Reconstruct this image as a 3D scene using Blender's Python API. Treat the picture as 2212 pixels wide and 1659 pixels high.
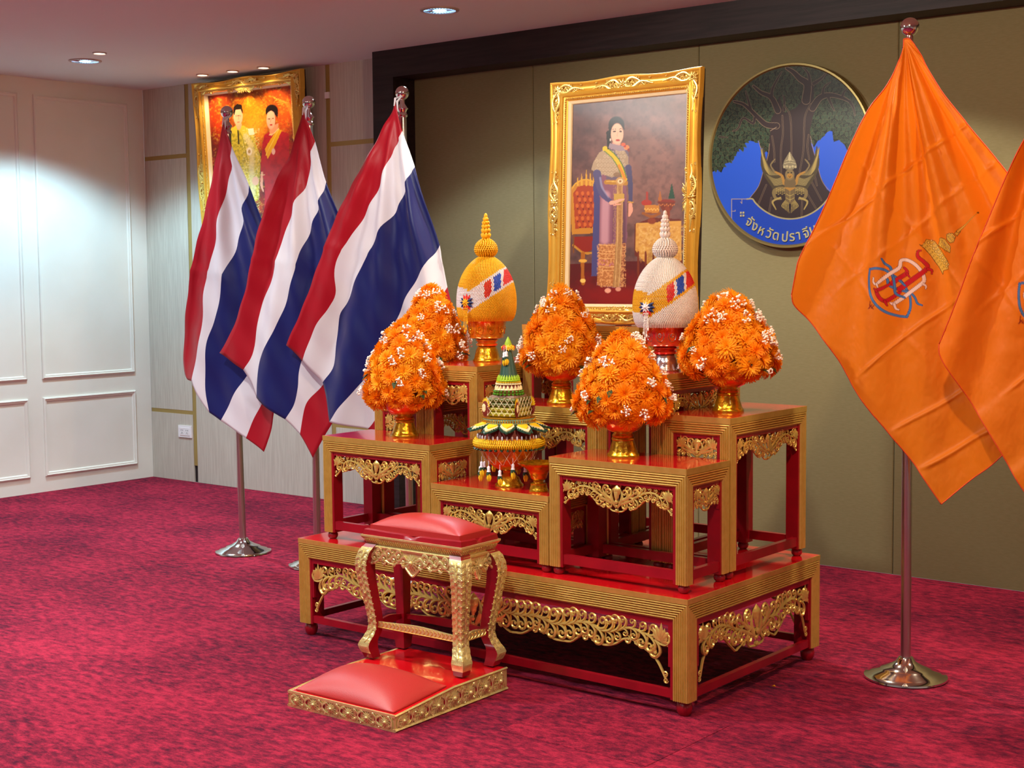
import bpy, math, random
import numpy as np
from mathutils import Vector, Matrix
random.seed(7); RNG = np.random.RandomState(11)
PI = math.pi
for o in list(bpy.data.objects): bpy.data.objects.remove(o)
S = bpy.context.scene
COL = S.collection

# ------------------------------------------------------------ camera
IW, IH = 2212, 1659
F, PIT, YAW, ROL = 3118.83, 0.0781767, 0.6798205, -0.00880754
CAM = np.array([0., 0., 1.5])
fw = np.array([-math.sin(YAW)*math.cos(PIT), math.cos(YAW)*math.cos(PIT), -math.sin(PIT)])
rt0 = np.array([math.cos(YAW), math.sin(YAW), 0.]); up0 = np.cross(rt0, fw)
rt = rt0*math.cos(ROL)+up0*math.sin(ROL); up = -rt0*math.sin(ROL)+up0*math.cos(ROL)
cam = bpy.data.cameras.new('camera'); co = bpy.data.objects.new('camera', cam); COL.objects.link(co)
cam.sensor_width = 36; cam.lens = F/IW*36; cam.clip_start = .05; cam.clip_end = 60
m = Matrix(((rt[0], up[0], -fw[0], CAM[0]), (rt[1], up[1], -fw[1], CAM[1]), (rt[2], up[2], -fw[2], CAM[2]), (0, 0, 0, 1)))
co.matrix_world = m; S.camera = co

# ------------------------------------------------------------ world, exposure, lights
CEIL = 2.835
w = bpy.data.worlds.new('world'); S.world = w; w.use_nodes = True
w.node_tree.nodes['Background'].inputs[0].default_value = (.5, .5, .55, 1)
w.node_tree.nodes['Background'].inputs[1].default_value = .3
S.view_settings.view_transform = 'Standard'; S.view_settings.look = 'None'
S.view_settings.exposure = 0.58; S.view_settings.gamma = 1; S.view_settings.use_curve_mapping = False
def spot(name, loc, tgt, power, color, size=150, blend=.2, rad=.06):
    l = bpy.data.lights.new(name, 'SPOT'); l.energy = power; l.color = color
    l.spot_size = math.radians(size); l.spot_blend = blend; l.shadow_soft_size = rad
    o = bpy.data.objects.new(name, l); COL.objects.link(o); o.location = loc
    d = Vector(tgt)-Vector(loc); o.rotation_euler = d.to_track_quat('-Z', 'Y').to_euler(); return o
def area(name, loc, sx, sy, power, color, rot=(0, 0, 0)):
    l = bpy.data.lights.new(name, 'AREA'); l.shape = 'RECTANGLE'; l.size = sx; l.size_y = sy; l.energy = power; l.color = color
    o = bpy.data.objects.new(name, l); COL.objects.link(o); o.location = loc; o.rotation_euler = rot; return o
COOL = (.72, .88, 1.0); WARM = (1.0, .74, .48); NEUT = (1.0, .93, .84)
LZ = CEIL-.03
spot('downlight_cool', (-7.83, 5.46, LZ), (-7.83, 5.46, 0), 165, (.48, .82, 1.0), 128, .35, .07)
spot('downlight_cool', (-5.0, 5.62, LZ), (-5.0, 5.62, 0), 75, (.75, .88, 1.0), 118, .3, .07)
for x in (-7.795, -7.51, -7.23):
    spot('downlight_warm', (x, 6.37, LZ), (x, 6.40, 0), 8, (1, .70, .38), 110, .5, .03)
spot('downlight_warm', (-7.487, 5.33, LZ), (-7.487, 5.33, 0), 25, (1, .7, .4), 90, .4, .04)
# spots that light the altar and the wall behind it, from the ceiling in front
spot('altar_spot', (-4.3, 2.9, LZ), (-3.5, 4.4, .9), 130, (1.0, .96, .86), 120, .3, .05)
spot('altar_spot', (-1.5, 3.1, LZ), (-2.8, 4.6, .9), 110, (1.0, .66, .38), 120, .3, .05)
spot('wall_wash', (-3.4, 5.3, LZ), (-3.4, 5.45, 0), 100, (1.0, .92, .76), 134, .12, .05)
spot('wall_wash', (-1.0, 5.3, LZ), (-1.0, 5.45, 0), 105, (1.0, .80, .56), 134, .12, .05)
for x, y, p in ((-7.6, 2.7, 75), (-6.4, 4.2, 45), (-5.6, 2.2, 60), (-2.7, 2.4, 55), (-.2, 2.6, 55), (-5.6, -.6, 50), (-2.7, -.6, 50), (.6, -.6, 50)):
    spot('hall_downlight', (x, y, LZ), (x, y, 0), p*2.0, (.88, .97, 1.0), 128, .6, .09)
area('hall_panel', (-2.5, -1.5, CEIL-.02), 3.0, .6, 25, (.9, 1, .98))
area('hall_panel', (-5.5, 1.0, CEIL-.02), .6, 2.4, 18, (.84, .96, 1))

# ------------------------------------------------------------ materials
def lin(c):
    if isinstance(c, str): c = tuple(int(c[i:i+2], 16)/255 for i in (0, 2, 4))
    return tuple((x/12.92 if x <= .04045 else ((x+.055)/1.055)**2.4) for x in c)
def mat(name, color, rough=.5, metal=0., spec=.5, coat=0., coatr=.1, noise=None, bump=None, sheen=0., trans=0., emit=None, sss=0.):
    """noise=(scale, color2, amount, stretch xyz); bump=(scale, strength, stretch)"""
    M = bpy.data.materials.new(name); M.use_nodes = True; nt = M.node_tree; b = nt.nodes['Principled BSDF']
    c = lin(color); b.inputs['Base Color'].default_value = (*c, 1)
    b.inputs['Roughness'].default_value = rough; b.inputs['Metallic'].default_value = metal
    b.inputs['Specular IOR Level'].default_value = spec
    b.inputs['Coat Weight'].default_value = coat; b.inputs['Coat Roughness'].default_value = coatr
    if sheen: b.inputs['Sheen Weight'].default_value = sheen
    if trans: b.inputs['Transmission Weight'].default_value = trans
    if sss: b.inputs['Subsurface Weight'].default_value = sss; b.inputs['Subsurface Radius'].default_value = (.01, .005, .002); b.inputs['Subsurface Scale'].default_value = .5
    if emit: b.inputs['Emission Color'].default_value = (*lin(emit[0]), 1); b.inputs['Emission Strength'].default_value = emit[1]
    tc = nt.nodes.new('ShaderNodeTexCoord')
    def noisy(scale, st):
        mp = nt.nodes.new('ShaderNodeMapping'); nt.links.new(tc.outputs['Object'], mp.inputs[0]); mp.inputs['Scale'].default_value = st
        n = nt.nodes.new('ShaderNodeTexNoise'); n.inputs['Scale'].default_value = scale; n.inputs['Detail'].default_value = 6
        nt.links.new(mp.outputs[0], n.inputs['Vector']); return n
    if noise:
        n = noisy(noise[0], noise[3] if len(noise) > 3 else (1, 1, 1))
        r = nt.nodes.new('ShaderNodeValToRGB'); r.color_ramp.elements[0].position = .5-.5*(1-noise[2])-.0; r.color_ramp.elements[1].position = .62
        r.color_ramp.elements[0].position = .38
        r.color_ramp.elements[0].color = (*lin(noise[1]), 1); r.color_ramp.elements[1].color = (*c, 1)
        mx = nt.nodes.new('ShaderNodeMix'); mx.data_type = 'RGBA'; mx.inputs[0].default_value = noise[2]; mx.inputs[6].default_value = (*c, 1)
        nt.links.new(n.outputs['Fac'], r.inputs[0]); nt.links.new(r.outputs[0], mx.inputs[7]); nt.links.new(mx.outputs[2], b.inputs['Base Color'])
    if bump:
        n = noisy(bump[0], bump[2] if len(bump) > 2 else (1, 1, 1))
        bp = nt.nodes.new('ShaderNodeBump'); bp.inputs['Strength'].default_value = bump[1]; bp.inputs['Distance'].default_value = .002
        nt.links.new(n.outputs['Fac'], bp.inputs['Height']); nt.links.new(bp.outputs[0], b.inputs['Normal'])
    return M
def attr_mat(name, rough=.5, spec=.5, coat=0., translucent=0., sheen=0., bumps=None):
    M = mat(name, 'ffffff', rough, 0, spec, coat, .08, bump=bumps, sheen=sheen); nt = M.node_tree; b = nt.nodes['Principled BSDF']
    a = nt.nodes.new('ShaderNodeAttribute'); a.attribute_name = 'paint'; nt.links.new(a.outputs['Color'], b.inputs['Base Color'])
    if translucent:
        t = nt.nodes.new('ShaderNodeBsdfTranslucent'); nt.links.new(a.outputs['Color'], t.inputs[0])
        mx = nt.nodes.new('ShaderNodeMixShader'); mx.inputs[0].default_value = translucent
        nt.links.new(b.outputs[0], mx.inputs[1]); nt.links.new(t.outputs[0], mx.inputs[2]); nt.links.new(mx.outputs[0], nt.nodes['Material Output'].inputs[0])
    return M
def cloth_mat(name, color, translucent=.25, rough=.42, sheen=.1):
    M = mat(name, color, rough, 0, .35, 0, .1, bump=(500, .15), sheen=sheen); nt = M.node_tree; b = nt.nodes['Principled BSDF']
    t = nt.nodes.new('ShaderNodeBsdfTranslucent'); t.inputs[0].default_value = (*lin(color), 1)
    mx = nt.nodes.new('ShaderNodeMixShader'); mx.inputs[0].default_value = translucent
    nt.links.new(b.outputs[0], mx.inputs[1]); nt.links.new(t.outputs[0], mx.inputs[2]); nt.links.new(mx.outputs[0], nt.nodes['Material Output'].inputs[0])
    return M
M = {}
M['ceiling'] = mat('ceiling_paint', 'dcdad6', .9, spec=.2, bump=(60, .05))
M['wall_white'] = mat('painted_wall', 'e2e0d8', .6, spec=.3, noise=(2.5, 'dbd8ce', .6), bump=(120, .05))
M['wall_wood'] = mat('pale_laminate', 'c6bfb2', .55, spec=.3, noise=(9, 'b6ada0', .8, (14, 14, .6)), bump=(14, .1, (20, 20, .6)))
M['olive'] = mat('olive_fabric', '7f7858', .85, spec=.15, noise=(30, '777050', .6, (1, 1, 6)), bump=(420, .35))
M['dark_wood'] = mat('dark_wood', '2c2122', .5, spec=.3, noise=(5, '1c1415', .9, (.6, 6, 9)), bump=(10, .2, (1, 8, 12)))
M['brass'] = mat('brass_trim', 'b09a5c', .35, .6)
M['gold_paint'] = mat('gold_paint', 'd8b65e', .3, .55, noise=(45, 'c49c46', .4), bump=(160, .12))
M['gold_leaf'] = mat('gold_leaf', 'eccf74', .27, .6, noise=(60, 'cfa84c', .35), bump=(140, .15))
M['gold_bright'] = mat('bright_gold', 'f0e29c', .27, .6, noise=(70, 'd8c070', .35), bump=(150, .3))
M['frame_gold'] = mat('frame_gold', 'e4b648', .34, .45, noise=(30, 'd0a038', .3))
M['cream'] = mat('cream_slip', 'efe3b8', .45)
M['lacquer'] = mat('red_lacquer', 'd0101a', .16, spec=.6, coat=.6, coatr=.06, noise=(6, 'b80c14', .5))
M['red_wood'] = mat('red_painted_wood', '960a1c', .32, spec=.5, coat=.2, noise=(12, '7c0816', .6))
M['leather'] = mat('red_leather', 'b42c2a', .42, spec=.5, coat=.1, coatr=.35, bump=(420, .3))
M['steel'] = mat('polished_steel', 'd8d6d2', .09, 1.0)
M['steel_dark'] = mat('brushed_pole', 'c4c0bc', .28, 1.0)
M['plastic'] = mat('white_plastic', 'ece8ea', .35)
M['black'] = mat('black_slot', '151515', .5)
M['petal'] = cloth_mat('orange_petal', 'ffa00c', .3, .6, 0)
M['petal_tip'] = cloth_mat('pale_orange_petal', 'ffb41c', .3, .6, 0)
M['core'] = mat('dark_foliage', '6a3408', .7)
M['leaf'] = mat('leaf_green', '2c4020', .45)
M['white_bud'] = mat('white_bud', 'fffaf0', .6)
M['gold_glass'] = mat('amber_gold_bowl', 'e4780c', .18, .55, spec=.8, coat=.7, coatr=.05, noise=(38, 'f0b030', .8), bump=(55, .6))
M['gold_foot'] = mat('engraved_gold_foot', 'e2ac22', .22, .85, coat=.3, noise=(60, 'b07a10', .7), bump=(80, .8))
M['red_silver'] = mat('silver_red_bowl', 'e23c3c', .18, .6, coat=.6, noise=(30, 'e8762c', .6), bump=(60, .5))
M['silver'] = mat('engraved_silver', 'd6cfd0', .16, .95, noise=(50, '9c8f92', .5), bump=(70, .7))
M['gold_seed'] = mat('golden_buds', 'f4b81c', .5, .0, spec=.4)
M['silver_seed'] = mat('silver_buds', 'f0ecea', .5, .0, spec=.4)
M['yellow_seed'] = mat('yellow_buds', 'f0b414', .5); M['white_seed'] = mat('white_buds', 'eeeaf0', .5)
M['red_seed'] = mat('red_buds', 'dd2c28', .5); M['blue_seed'] = mat('blue_buds', '2a55c8', .5); M['navy_seed'] = mat('navy_petals', '1c2c66', .5)
M['yellow'] = mat('yellow_petal', 'f2c818', .55); M['cream_bud'] = mat('cream_petal', 'ece0ac', .55)
M['banana'] = mat('banana_leaf', '1f4a3a', .4, coat=.2); M['lime'] = mat('lime_leaf', '9cc41c', .5); M['green'] = mat('fresh_leaf', '4c8a14', .5)
M['bamboo'] = mat('folded_leaf_roll', 'a8a028', .4); M['roll_dark'] = mat('dark_leaf_roll', '5a5f22', .4); M['sage'] = mat('sage_disc', '7c9c80', .5)
M['burgundy'] = mat('burgundy_petal', '7a2014', .6); M['string'] = mat('white_thread', 'e8dcb8', .6); M['orange_buds'] = mat('amber_buds', 'e88a18', .5)
M['pink_gray'] = mat('grey_pink_buds', 'a98a78', .55)
M['flag_red'] = cloth_mat('flag_red', 'b8142a'); M['flag_white'] = cloth_mat('flag_white', 'eeeef6'); M['flag_blue'] = cloth_mat('flag_blue', '141f68', .15)
M['lamp_cool'] = mat('lit_cool_lamp', 'ffffff', emit=('7fc4ff', 4)); M['lamp_warm'] = mat('lit_warm_lamp', 'ffffff', emit=('ffe6cc', 5))
M['lamp_ring'] = mat('lamp_ring', 'b9a8a0', .4, .3)
M['hall_wall'] = mat('hall_wall', 'd8d8d0', .8)
M['flag_orange'] = attr_mat('orange_flag_cloth', .5, .3, translucent=.25)
M['picture'] = attr_mat('printed_picture', .35, .4, coat=.35)
M['enamel'] = attr_mat('enamel_paint', .4, .3)
M['letter'] = mat('pale_metal_letter', 'b8b48c', .35, .6)
M['rim'] = mat('bronze_rim', '8c7c4c', .35, .7)

# carpet
def carpet(name, rotz=0., warp=1.):
    Mx = bpy.data.materials.new(name); Mx.use_nodes = True; nt = Mx.node_tree; b = nt.nodes['Principled BSDF']; L = nt.links
    tc = nt.nodes.new('ShaderNodeTexCoord')
    def nz(scale, st, det=5, rough=.6):
        mp = nt.nodes.new('ShaderNodeMapping'); L.new(tc.outputs['Object'], mp.inputs[0]); mp.inputs['Scale'].default_value = st; mp.inputs['Rotation'].default_value = (0, 0, rotz)
        n = nt.nodes.new('ShaderNodeTexNoise'); n.inputs['Scale'].default_value = scale; n.inputs['Detail'].default_value = det; n.inputs['Roughness'].default_value = rough
        L.new(mp.outputs[0], n.inputs['Vector']); return n
    n1 = nz(19, (.9, 1.9, 1), 8, .78); n2 = nz(1.3, (1, 1.6, 1), 3)
    ad = nt.nodes.new('ShaderNodeMath'); ad.operation = 'MULTIPLY_ADD'; ad.inputs[1].default_value = .35
    L.new(n2.outputs['Fac'], ad.inputs[0]); L.new(n1.outputs['Fac'], ad.inputs[2])
    r = nt.nodes.new('ShaderNodeValToRGB'); e = r.color_ramp.elements
    e[0].position = .52; e[0].color = (*lin('3e0e28'), 1); e[1].position = .80; e[1].color = (*lin('b82846'), 1)
    k = r.color_ramp.elements.new(.65); k.color = (*lin('7e1834'), 1)
    L.new(ad.outputs[0], r.inputs[0])
    # loop rows
    mp = nt.nodes.new('ShaderNodeMapping'); L.new(tc.outputs['Object'], mp.inputs[0]); mp.inputs['Rotation'].default_value = (0, 0, rotz+.35)
    wv = nt.nodes.new('ShaderNodeTexWave'); wv.inputs['Scale'].default_value = 42; wv.inputs['Distortion'].default_value = 1.2*warp; wv.inputs['Detail'].default_value = 2; wv.inputs['Detail Scale'].default_value = 8
    L.new(mp.outputs[0], wv.inputs['Vector'])
    n3 = nz(330, (1, 1, 1), 2)
    mul = nt.nodes.new('ShaderNodeMath'); mul.operation = 'MULTIPLY_ADD'; mul.inputs[1].default_value = .5; L.new(wv.outputs['Fac'], mul.inputs[0]); L.new(n3.outputs['Fac'], mul.inputs[2])
    rr = nt.nodes.new('ShaderNodeMapRange'); rr.inputs[1].default_value = .3; rr.inputs[2].default_value = 1.15; rr.inputs[3].default_value = .48; rr.inputs[4].default_value = 1.22
    L.new(mul.outputs[0], rr.inputs[0])
    mx = nt.nodes.new('ShaderNodeMix'); mx.data_type = 'RGBA'; mx.blend_type = 'MULTIPLY'; mx.inputs[0].default_value = 1
    L.new(r.outputs[0], mx.inputs[6]); L.new(rr.outputs[0], mx.inputs[7]); L.new(mx.outputs[2], b.inputs['Base Color'])
    b.inputs['Roughness'].default_value = .95; b.inputs['Specular IOR Level'].default_value = .15; bp = nt.nodes.new('ShaderNodeBump'); bp.inputs['Strength'].default_value = .7; bp.inputs['Distance'].default_value = .004
    L.new(mul.outputs[0], bp.inputs['Height']); L.new(bp.outputs[0], b.inputs['Normal'])
    return Mx
M['carpet'] = carpet('red_carpet'); M['carpet_turned'] = carpet('red_carpet_turned', PI*.5, 3)

# ------------------------------------------------------------ mesh builder
class MB:
    def __init__(s): s.v = []; s.f = []; s.m = []
    def add(s, vs, fs, mi=0):
        n = len(s.v); s.v.extend([tuple(map(float, p)) for p in vs]); s.f.extend([tuple(n+i for i in f) for f in fs]); s.m.extend([mi]*len(fs))
    def box(s, x0, x1, y0, y1, z0, z1, mi=0):
        s.add([(x0, y0, z0), (x1, y0, z0), (x1, y1, z0), (x0, y1, z0), (x0, y0, z1), (x1, y0, z1), (x1, y1, z1), (x0, y1, z1)],
              [(0, 3, 2, 1), (4, 5, 6, 7), (0, 1, 5, 4), (1, 2, 6, 5), (2, 3, 7, 6), (3, 0, 4, 7)], mi)
    def hexa(s, b, t, mi=0):
        s.add(list(b)+list(t), [(0, 3, 2, 1), (4, 5, 6, 7), (0, 1, 5, 4), (1, 2, 6, 5), (2, 3, 7, 6), (3, 0, 4, 7)], mi)
    def lathe(s, prof, n=32, c=(0, 0, 0), mi=0, axis=None, rfun=None):
        vs = []; fs = []
        for i, (r, z) in enumerate(prof):
            for k in range(n):
                a = 2*PI*k/n; q = r*(rfun(a, i) if rfun else 1)
                p = Vector((q*math.cos(a), q*math.sin(a), z))
                if axis is not None: p = axis @ p
                vs.append((c[0]+p[0], c[1]+p[1], c[2]+p[2]))
        for i in range(len(prof)-1):
            for k in range(n):
                k2 = (k+1) % n; fs.append((i*n+k, i*n+k2, (i+1)*n+k2, (i+1)*n+k))
        fs.append(tuple(range(n))[::-1]); fs.append(tuple((len(prof)-1)*n+k for k in range(n)))
        s.add(vs, fs, mi)
    def ell(s, c, rx, ry=None, rz=None, n=8, mi=0, mat3=None):
        ry = rx if ry is None else ry; rz = rx if rz is None else rz
        h = max(3, n//2); vs = [(0, 0, 1)]
        for i in range(1, h):
            t = PI*i/h
            for k in range(n): vs.append((math.sin(t)*math.cos(2*PI*k/n), math.sin(t)*math.sin(2*PI*k/n), math.cos(t)))
        vs.append((0, 0, -1)); fs = []
        for k in range(n): fs.append((0, 1+k, 1+(k+1) % n))
        for i in range(h-2):
            for k in range(n): a = 1+i*n; fs.append((a+k, a+n+k, a+n+(k+1) % n, a+(k+1) % n))
        a = 1+(h-2)*n; e = len(vs)-1
        for k in range(n): fs.append((a+k, e, a+(k+1) % n))
        out = []
        for p in vs:
            q = Vector((p[0]*rx, p[1]*ry, p[2]*rz))
            if mat3 is not None: q = mat3 @ q
            out.append((c[0]+q[0], c[1]+q[1], c[2]+q[2]))
        s.add(out, fs, mi)
    def ptube(s, pts, rad, place, flat=.7, n=6, mi=0, c0=0.):
        """tube along a 2-D polyline in a plane; place(a, b, c) -> xyz, c = height off the plane"""
        P = np.array(pts, float); N = len(P)
        T = np.gradient(P, axis=0); T /= (np.linalg.norm(T, axis=1)[:, None]+1e-12); Sd = np.stack([-T[:, 1], T[:, 0]], 1)
        R = np.interp(np.linspace(0, 1, N), np.linspace(0, 1, len(rad)), rad) if hasattr(rad, '__len__') else np.full(N, rad)
        vs = []; fs = []
        for i in range(N):
            for k in range(n):
                a = 2*PI*k/n; q = P[i]+Sd[i]*math.cos(a)*R[i]; vs.append(place(q[0], q[1], c0+math.sin(a)*R[i]*flat))
        for i in range(N-1):
            for k in range(n): fs.append((i*n+k, i*n+(k+1) % n, (i+1)*n+(k+1) % n, (i+1)*n+k))
        fs.append(tuple(range(n))[::-1]); fs.append(tuple((N-1)*n+k for k in range(n)))
        s.add(vs, fs, mi)
    def tube(s, pts, rad, n=8, mi=0):
        P = [Vector(p) for p in pts]; N = len(P); vs = []; fs = []
        R = list(np.interp(np.linspace(0, 1, N), np.linspace(0, 1, len(rad)), rad)) if hasattr(rad, '__len__') else [rad]*N
        prev = None
        for i in range(N):
            t = (P[min(i+1, N-1)]-P[max(i-1, 0)]).normalized()
            if prev is None: prev = t.orthogonal().normalized()
            prev = (prev-t*prev.dot(t)).normalized(); b = t.cross(prev)
            for k in range(n): a = 2*PI*k/n; vs.append(P[i]+(prev*math.cos(a)+b*math.sin(a))*R[i])
        for i in range(N-1):
            for k in range(n): fs.append((i*n+k, i*n+(k+1) % n, (i+1)*n+(k+1) % n, (i+1)*n+k))
        fs.append(tuple(range(n))[::-1]); fs.append(tuple((N-1)*n+k for k in range(n)))
        s.add(vs, fs, mi)
    def sweep(s, path, prof, place, mi=0, closed=True):
        """mitred rectangle frame: path = function(offset)->list of corner (a,b); prof = [(offset, height)]"""
        rows = [[(a, b, h) for a, b in path(o)] for o, h in prof]; n = len(rows[0]); vs = [place(*p) for r in rows for p in r]; fs = []
        for i in range(len(rows)-1):
            for k in range(n if closed else n-1): fs.append((i*n+k, i*n+(k+1) % n, (i+1)*n+(k+1) % n, (i+1)*n+k))
        s.add(vs, fs, mi)
    def mesh(s, name, mats, sharp=35):
        me = bpy.data.meshes.new(name); me.from_pydata(s.v, [], s.f)
        for q in (mats if isinstance(mats, (list, tuple)) else [mats]): me.materials.append(M[q])
        me.polygons.foreach_set('material_index', s.m)
        me.polygons.foreach_set('use_smooth', [sharp > 0]*len(s.f))
        me.validate(); me.update()
        if 0 < sharp < 180: me.set_sharp_from_angle(angle=math.radians(sharp))
        return me
    def build(s, name, mats, parent=None, sharp=35, loc=None):
        return link(name, s.mesh(name, mats, sharp), parent, loc)
def link(name, me, parent=None, loc=None):
    o = bpy.data.objects.new(name, me); COL.objects.link(o)
    if parent is not None: o.parent = parent
    if loc is not None: o.location = loc
    return o
def thing(name, label, cat, loc=(0, 0, 0), group=None, rot=(0, 0, 0)):
    o = bpy.data.objects.new(name, None); COL.objects.link(o); o.location = loc; o.rotation_euler = rot; o.empty_display_size = .1
    return tag(o, label, cat, group)
def tag(o, label=None, cat=None, group=None, kind=None):
    if label: o['label'] = label
    if cat: o['category'] = cat
    if group: o['group'] = group
    if kind: o['kind'] = kind
    return o
def struct(name, mb, mats, sharp=35, parent=None):
    o = mb.build(name, mats, parent, sharp)
    if parent is None: o['kind'] = 'structure'
    return o
def spline(pts, n=8):
    """Catmull-Rom through pts"""
    P = np.array(pts, float); P = np.vstack([2*P[0]-P[1], P, 2*P[-1]-P[-2]]); out = []
    for i in range(1, len(P)-2):
        for t in np.linspace(0, 1, n, endpoint=False):
            a, b, c, d = P[i-1:i+3]
            out.append(.5*((2*b)+(-a+c)*t+(2*a-5*b+4*c-d)*t*t+(-a+3*b-3*c+d)*t**3))
    out.append(P[-2]); return np.array(out)
def resample(pts, n):
    P = np.array(pts, float); d = np.r_[0, np.cumsum(np.linalg.norm(np.diff(P, axis=0), axis=1))]; t = np.linspace(0, d[-1], n)
    return np.stack([np.interp(t, d, P[:, k]) for k in range(P.shape[1])], 1)
# point of a vertical/leaning plane seen at a photo position (used to read outlines off the photograph)
def at(x, y, P0, N):
    d = fw+rt*((x-IW/2)/F)-up*((y-IH/2)/F); P0 = np.asarray(P0, float); N = np.asarray(N, float)
    return CAM+d*((P0-CAM)@N)/(d@N)

# ------------------------------------------------------------ the room
YW, XL, XR, YF = 6.60, -8.77, 2.2, -3.6
b = MB(); b.box(XL, XR, YF, YW, -.05, 0); floor = struct('floor', b, 'carpet')
b = MB(); b.box(-2.95, -2.375, 3.567, 4.06, 0, .0015); ct = b.build('carpet_tile', 'carpet_turned', floor); ct['label'] = 'carpet tile laid with its grain turned'
b = MB(); b.box(XL, XR, YF, YW+.1, CEIL, CEIL+.08); struct('ceiling', b, 'ceiling')
b = MB(); b.box(XR, XR+.08, YF, YW, 0, CEIL); struct('wall_right', b, 'hall_wall')
b = MB(); b.box(XL, XR, YF-.08, YF, 0, CEIL); struct('wall_front', b, 'hall_wall')
b = MB(); b.box(XL-.08, XL, YF, YW, 0, CEIL); wl = struct('wall_left', b, 'wall_white')
# mouldings on the left wall
def moulding(y0, y1, z0, z1):
    b = MB(); prof = [(0, 0), (.002, .012), (.010, .016), (.014, .010), (.024, .009), (.030, 0)]
    b.sweep(lambda o: [(y0+o, z0+o), (y1-o, z0+o), (y1-o, z1-o), (y0+o, z1-o)], prof, lambda a, bb, h: (XL+h, a, bb))
    b.build('moulding', 'wall_white', wl, 30)
for y0, y1 in ((5.69, 6.458), (4.80, 5.573), (3.91, 4.68), (3.02, 3.79)):
    moulding(y0, y1, .784, 2.725); moulding(y0, y1, .108, .655)
# back wall, laminate part and fabric part
b = MB(); b.box(XL, XR, YW+.012, YW+.1, 0, CEIL); wb = struct('wall_back', b, 'dark_wood')
for (x0, x1, zz) in ((XL, -8.292, ((0, .487), (.515, 2.322), (2.352, CEIL))), (-8.252, -6.862, ((0, CEIL),)), (-6.824, -6.253, ((0, .487), (.515, 2.31), (2.34, CEIL)))):
    for z0, z1 in zz:
        b = MB(); b.box(x0+.0015, x1-.0015, YW, YW+.012, z0, z1); b.build('wall_panel', 'wall_wood', wb, 30)
for x0, x1, z0, z1 in ((-8.292, -8.252, .12, CEIL), (-6.862, -6.824, 0, CEIL), (XL, -8.292, .487, .515), (XL, -8.292, 2.322, 2.352), (-6.824, -6.253, .487, .515), (-6.824, -6.253, 2.31, 2.34)):
    b = MB(); b.box(x0, x1, YW+.003, YW+.012, z0, z1); b.build('brass_strip', 'brass', wb, 30)
xs = [-6.10, -5.164, -4.056, -2.948, -1.84, -.732, .376, 1.484, XR]
for x0, x1 in zip(xs, xs[1:]):
    b = MB(); q = .004
    b.box(x0+.0015, x1-.0015, YW+.004, YW+.012, 0.0, 2.69)
    b.hexa([(x0+.0015, YW+.004, .0), (x1-.0015, YW+.004, .0), (x1-.0015, YW+.004, 2.69), (x0+.0015, YW+.004, 2.69)], [(x0+.006, YW, .001), (x1-.006, YW, .001), (x1-.006, YW, 2.686), (x0+.006, YW, 2.686)])
    b.build('fabric_panel', 'olive', wb, 30)
b = MB(); b.box(-6.253, -6.082, 6.41, YW, 0, CEIL); struct('trim_1', b, 'dark_wood')
b = MB(); b.box(-6.082, XR, 6.41, YW, 2.67, CEIL); struct('trim_2', b, 'dark_wood')

# outlet
t = thing('wall_outlet', 'white double socket plate low on the pale panelled wall', 'socket', (-8.378, YW, .362))
b = MB(); b.box(-.075, .075, -.008, 0, -.043, .043); b.box(-.055, .055, -.011, -.007, -.028, .028); b.build('cover_plate', 'plastic', t, 30)
for sx in (-.028, .028):
    b = MB()
    for dx, dz, w_, h_ in ((-.009, .009, .003, .009), (.009, .009, .003, .009), (0, -.008, .005, .006), (-.009, -.016, .003, .004), (.009, -.016, .003, .004)):
        b.box(sx+dx-w_/2, sx+dx+w_/2, -.0122, -.0105, dz-h_/2, dz+h_/2)
    b.build('socket', 'black', t, 0)
b = MB(); b.box(-6.862, -6.826, YW-.01, YW+.003, 2.62, 2.66); tag(b.build('sensor_box', 'plastic', None, 30), 'tiny white box on the brass strip right of the couple portrait', 'box')

# downlights
def downlight(x, y, R, warm, label, group=None):
    t = thing('ceiling_light', label, 'light', (x, y, CEIL), group)
    b = MB(); b.lathe([(R*.98, 0), (R*1.22, 0), (R*1.2, -.006), (R, -.008), (R*.98, -.002)], 40); b.build('trim_ring', 'lamp_ring', t)
    b = MB(); b.lathe([(.001, -.003), (R*.5, -.0035), (R*.98, -.003), (R*.98, -.001)], 32); b.build('diffuser', 'lamp_warm' if warm else 'lamp_cool', t)
    if not warm:
        b = MB()
        for k in range(26):
            a = 2*PI*k/26; b.tube([(R*.45*math.cos(a), R*.45*math.sin(a), -.004), (R*.95*math.cos(a), R*.95*math.sin(a), -.005)], .0022, 5)
        b.build('reflector_rib', 'steel', t)['kind'] = 'stuff'
downlight(-7.826, 5.461, .083, 0, 'large bluish round downlight in the ceiling by the left wall')
downlight(-4.997, 5.62, .083, 0, 'large bluish round downlight in the ceiling above the national flags')
downlight(-7.487, 5.328, .035, 1, 'small warm downlight beside the large bluish one')
downlight(-7.795, 6.359, .035, 1, 'small warm downlight above the couple portrait, leftmost of three')
downlight(-7.509, 6.378, .035, 1, 'small warm downlight above the couple portrait, middle of three')
downlight(-7.228, 6.40, .035, 1, 'small warm downlight above the couple portrait, rightmost of three')

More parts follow.
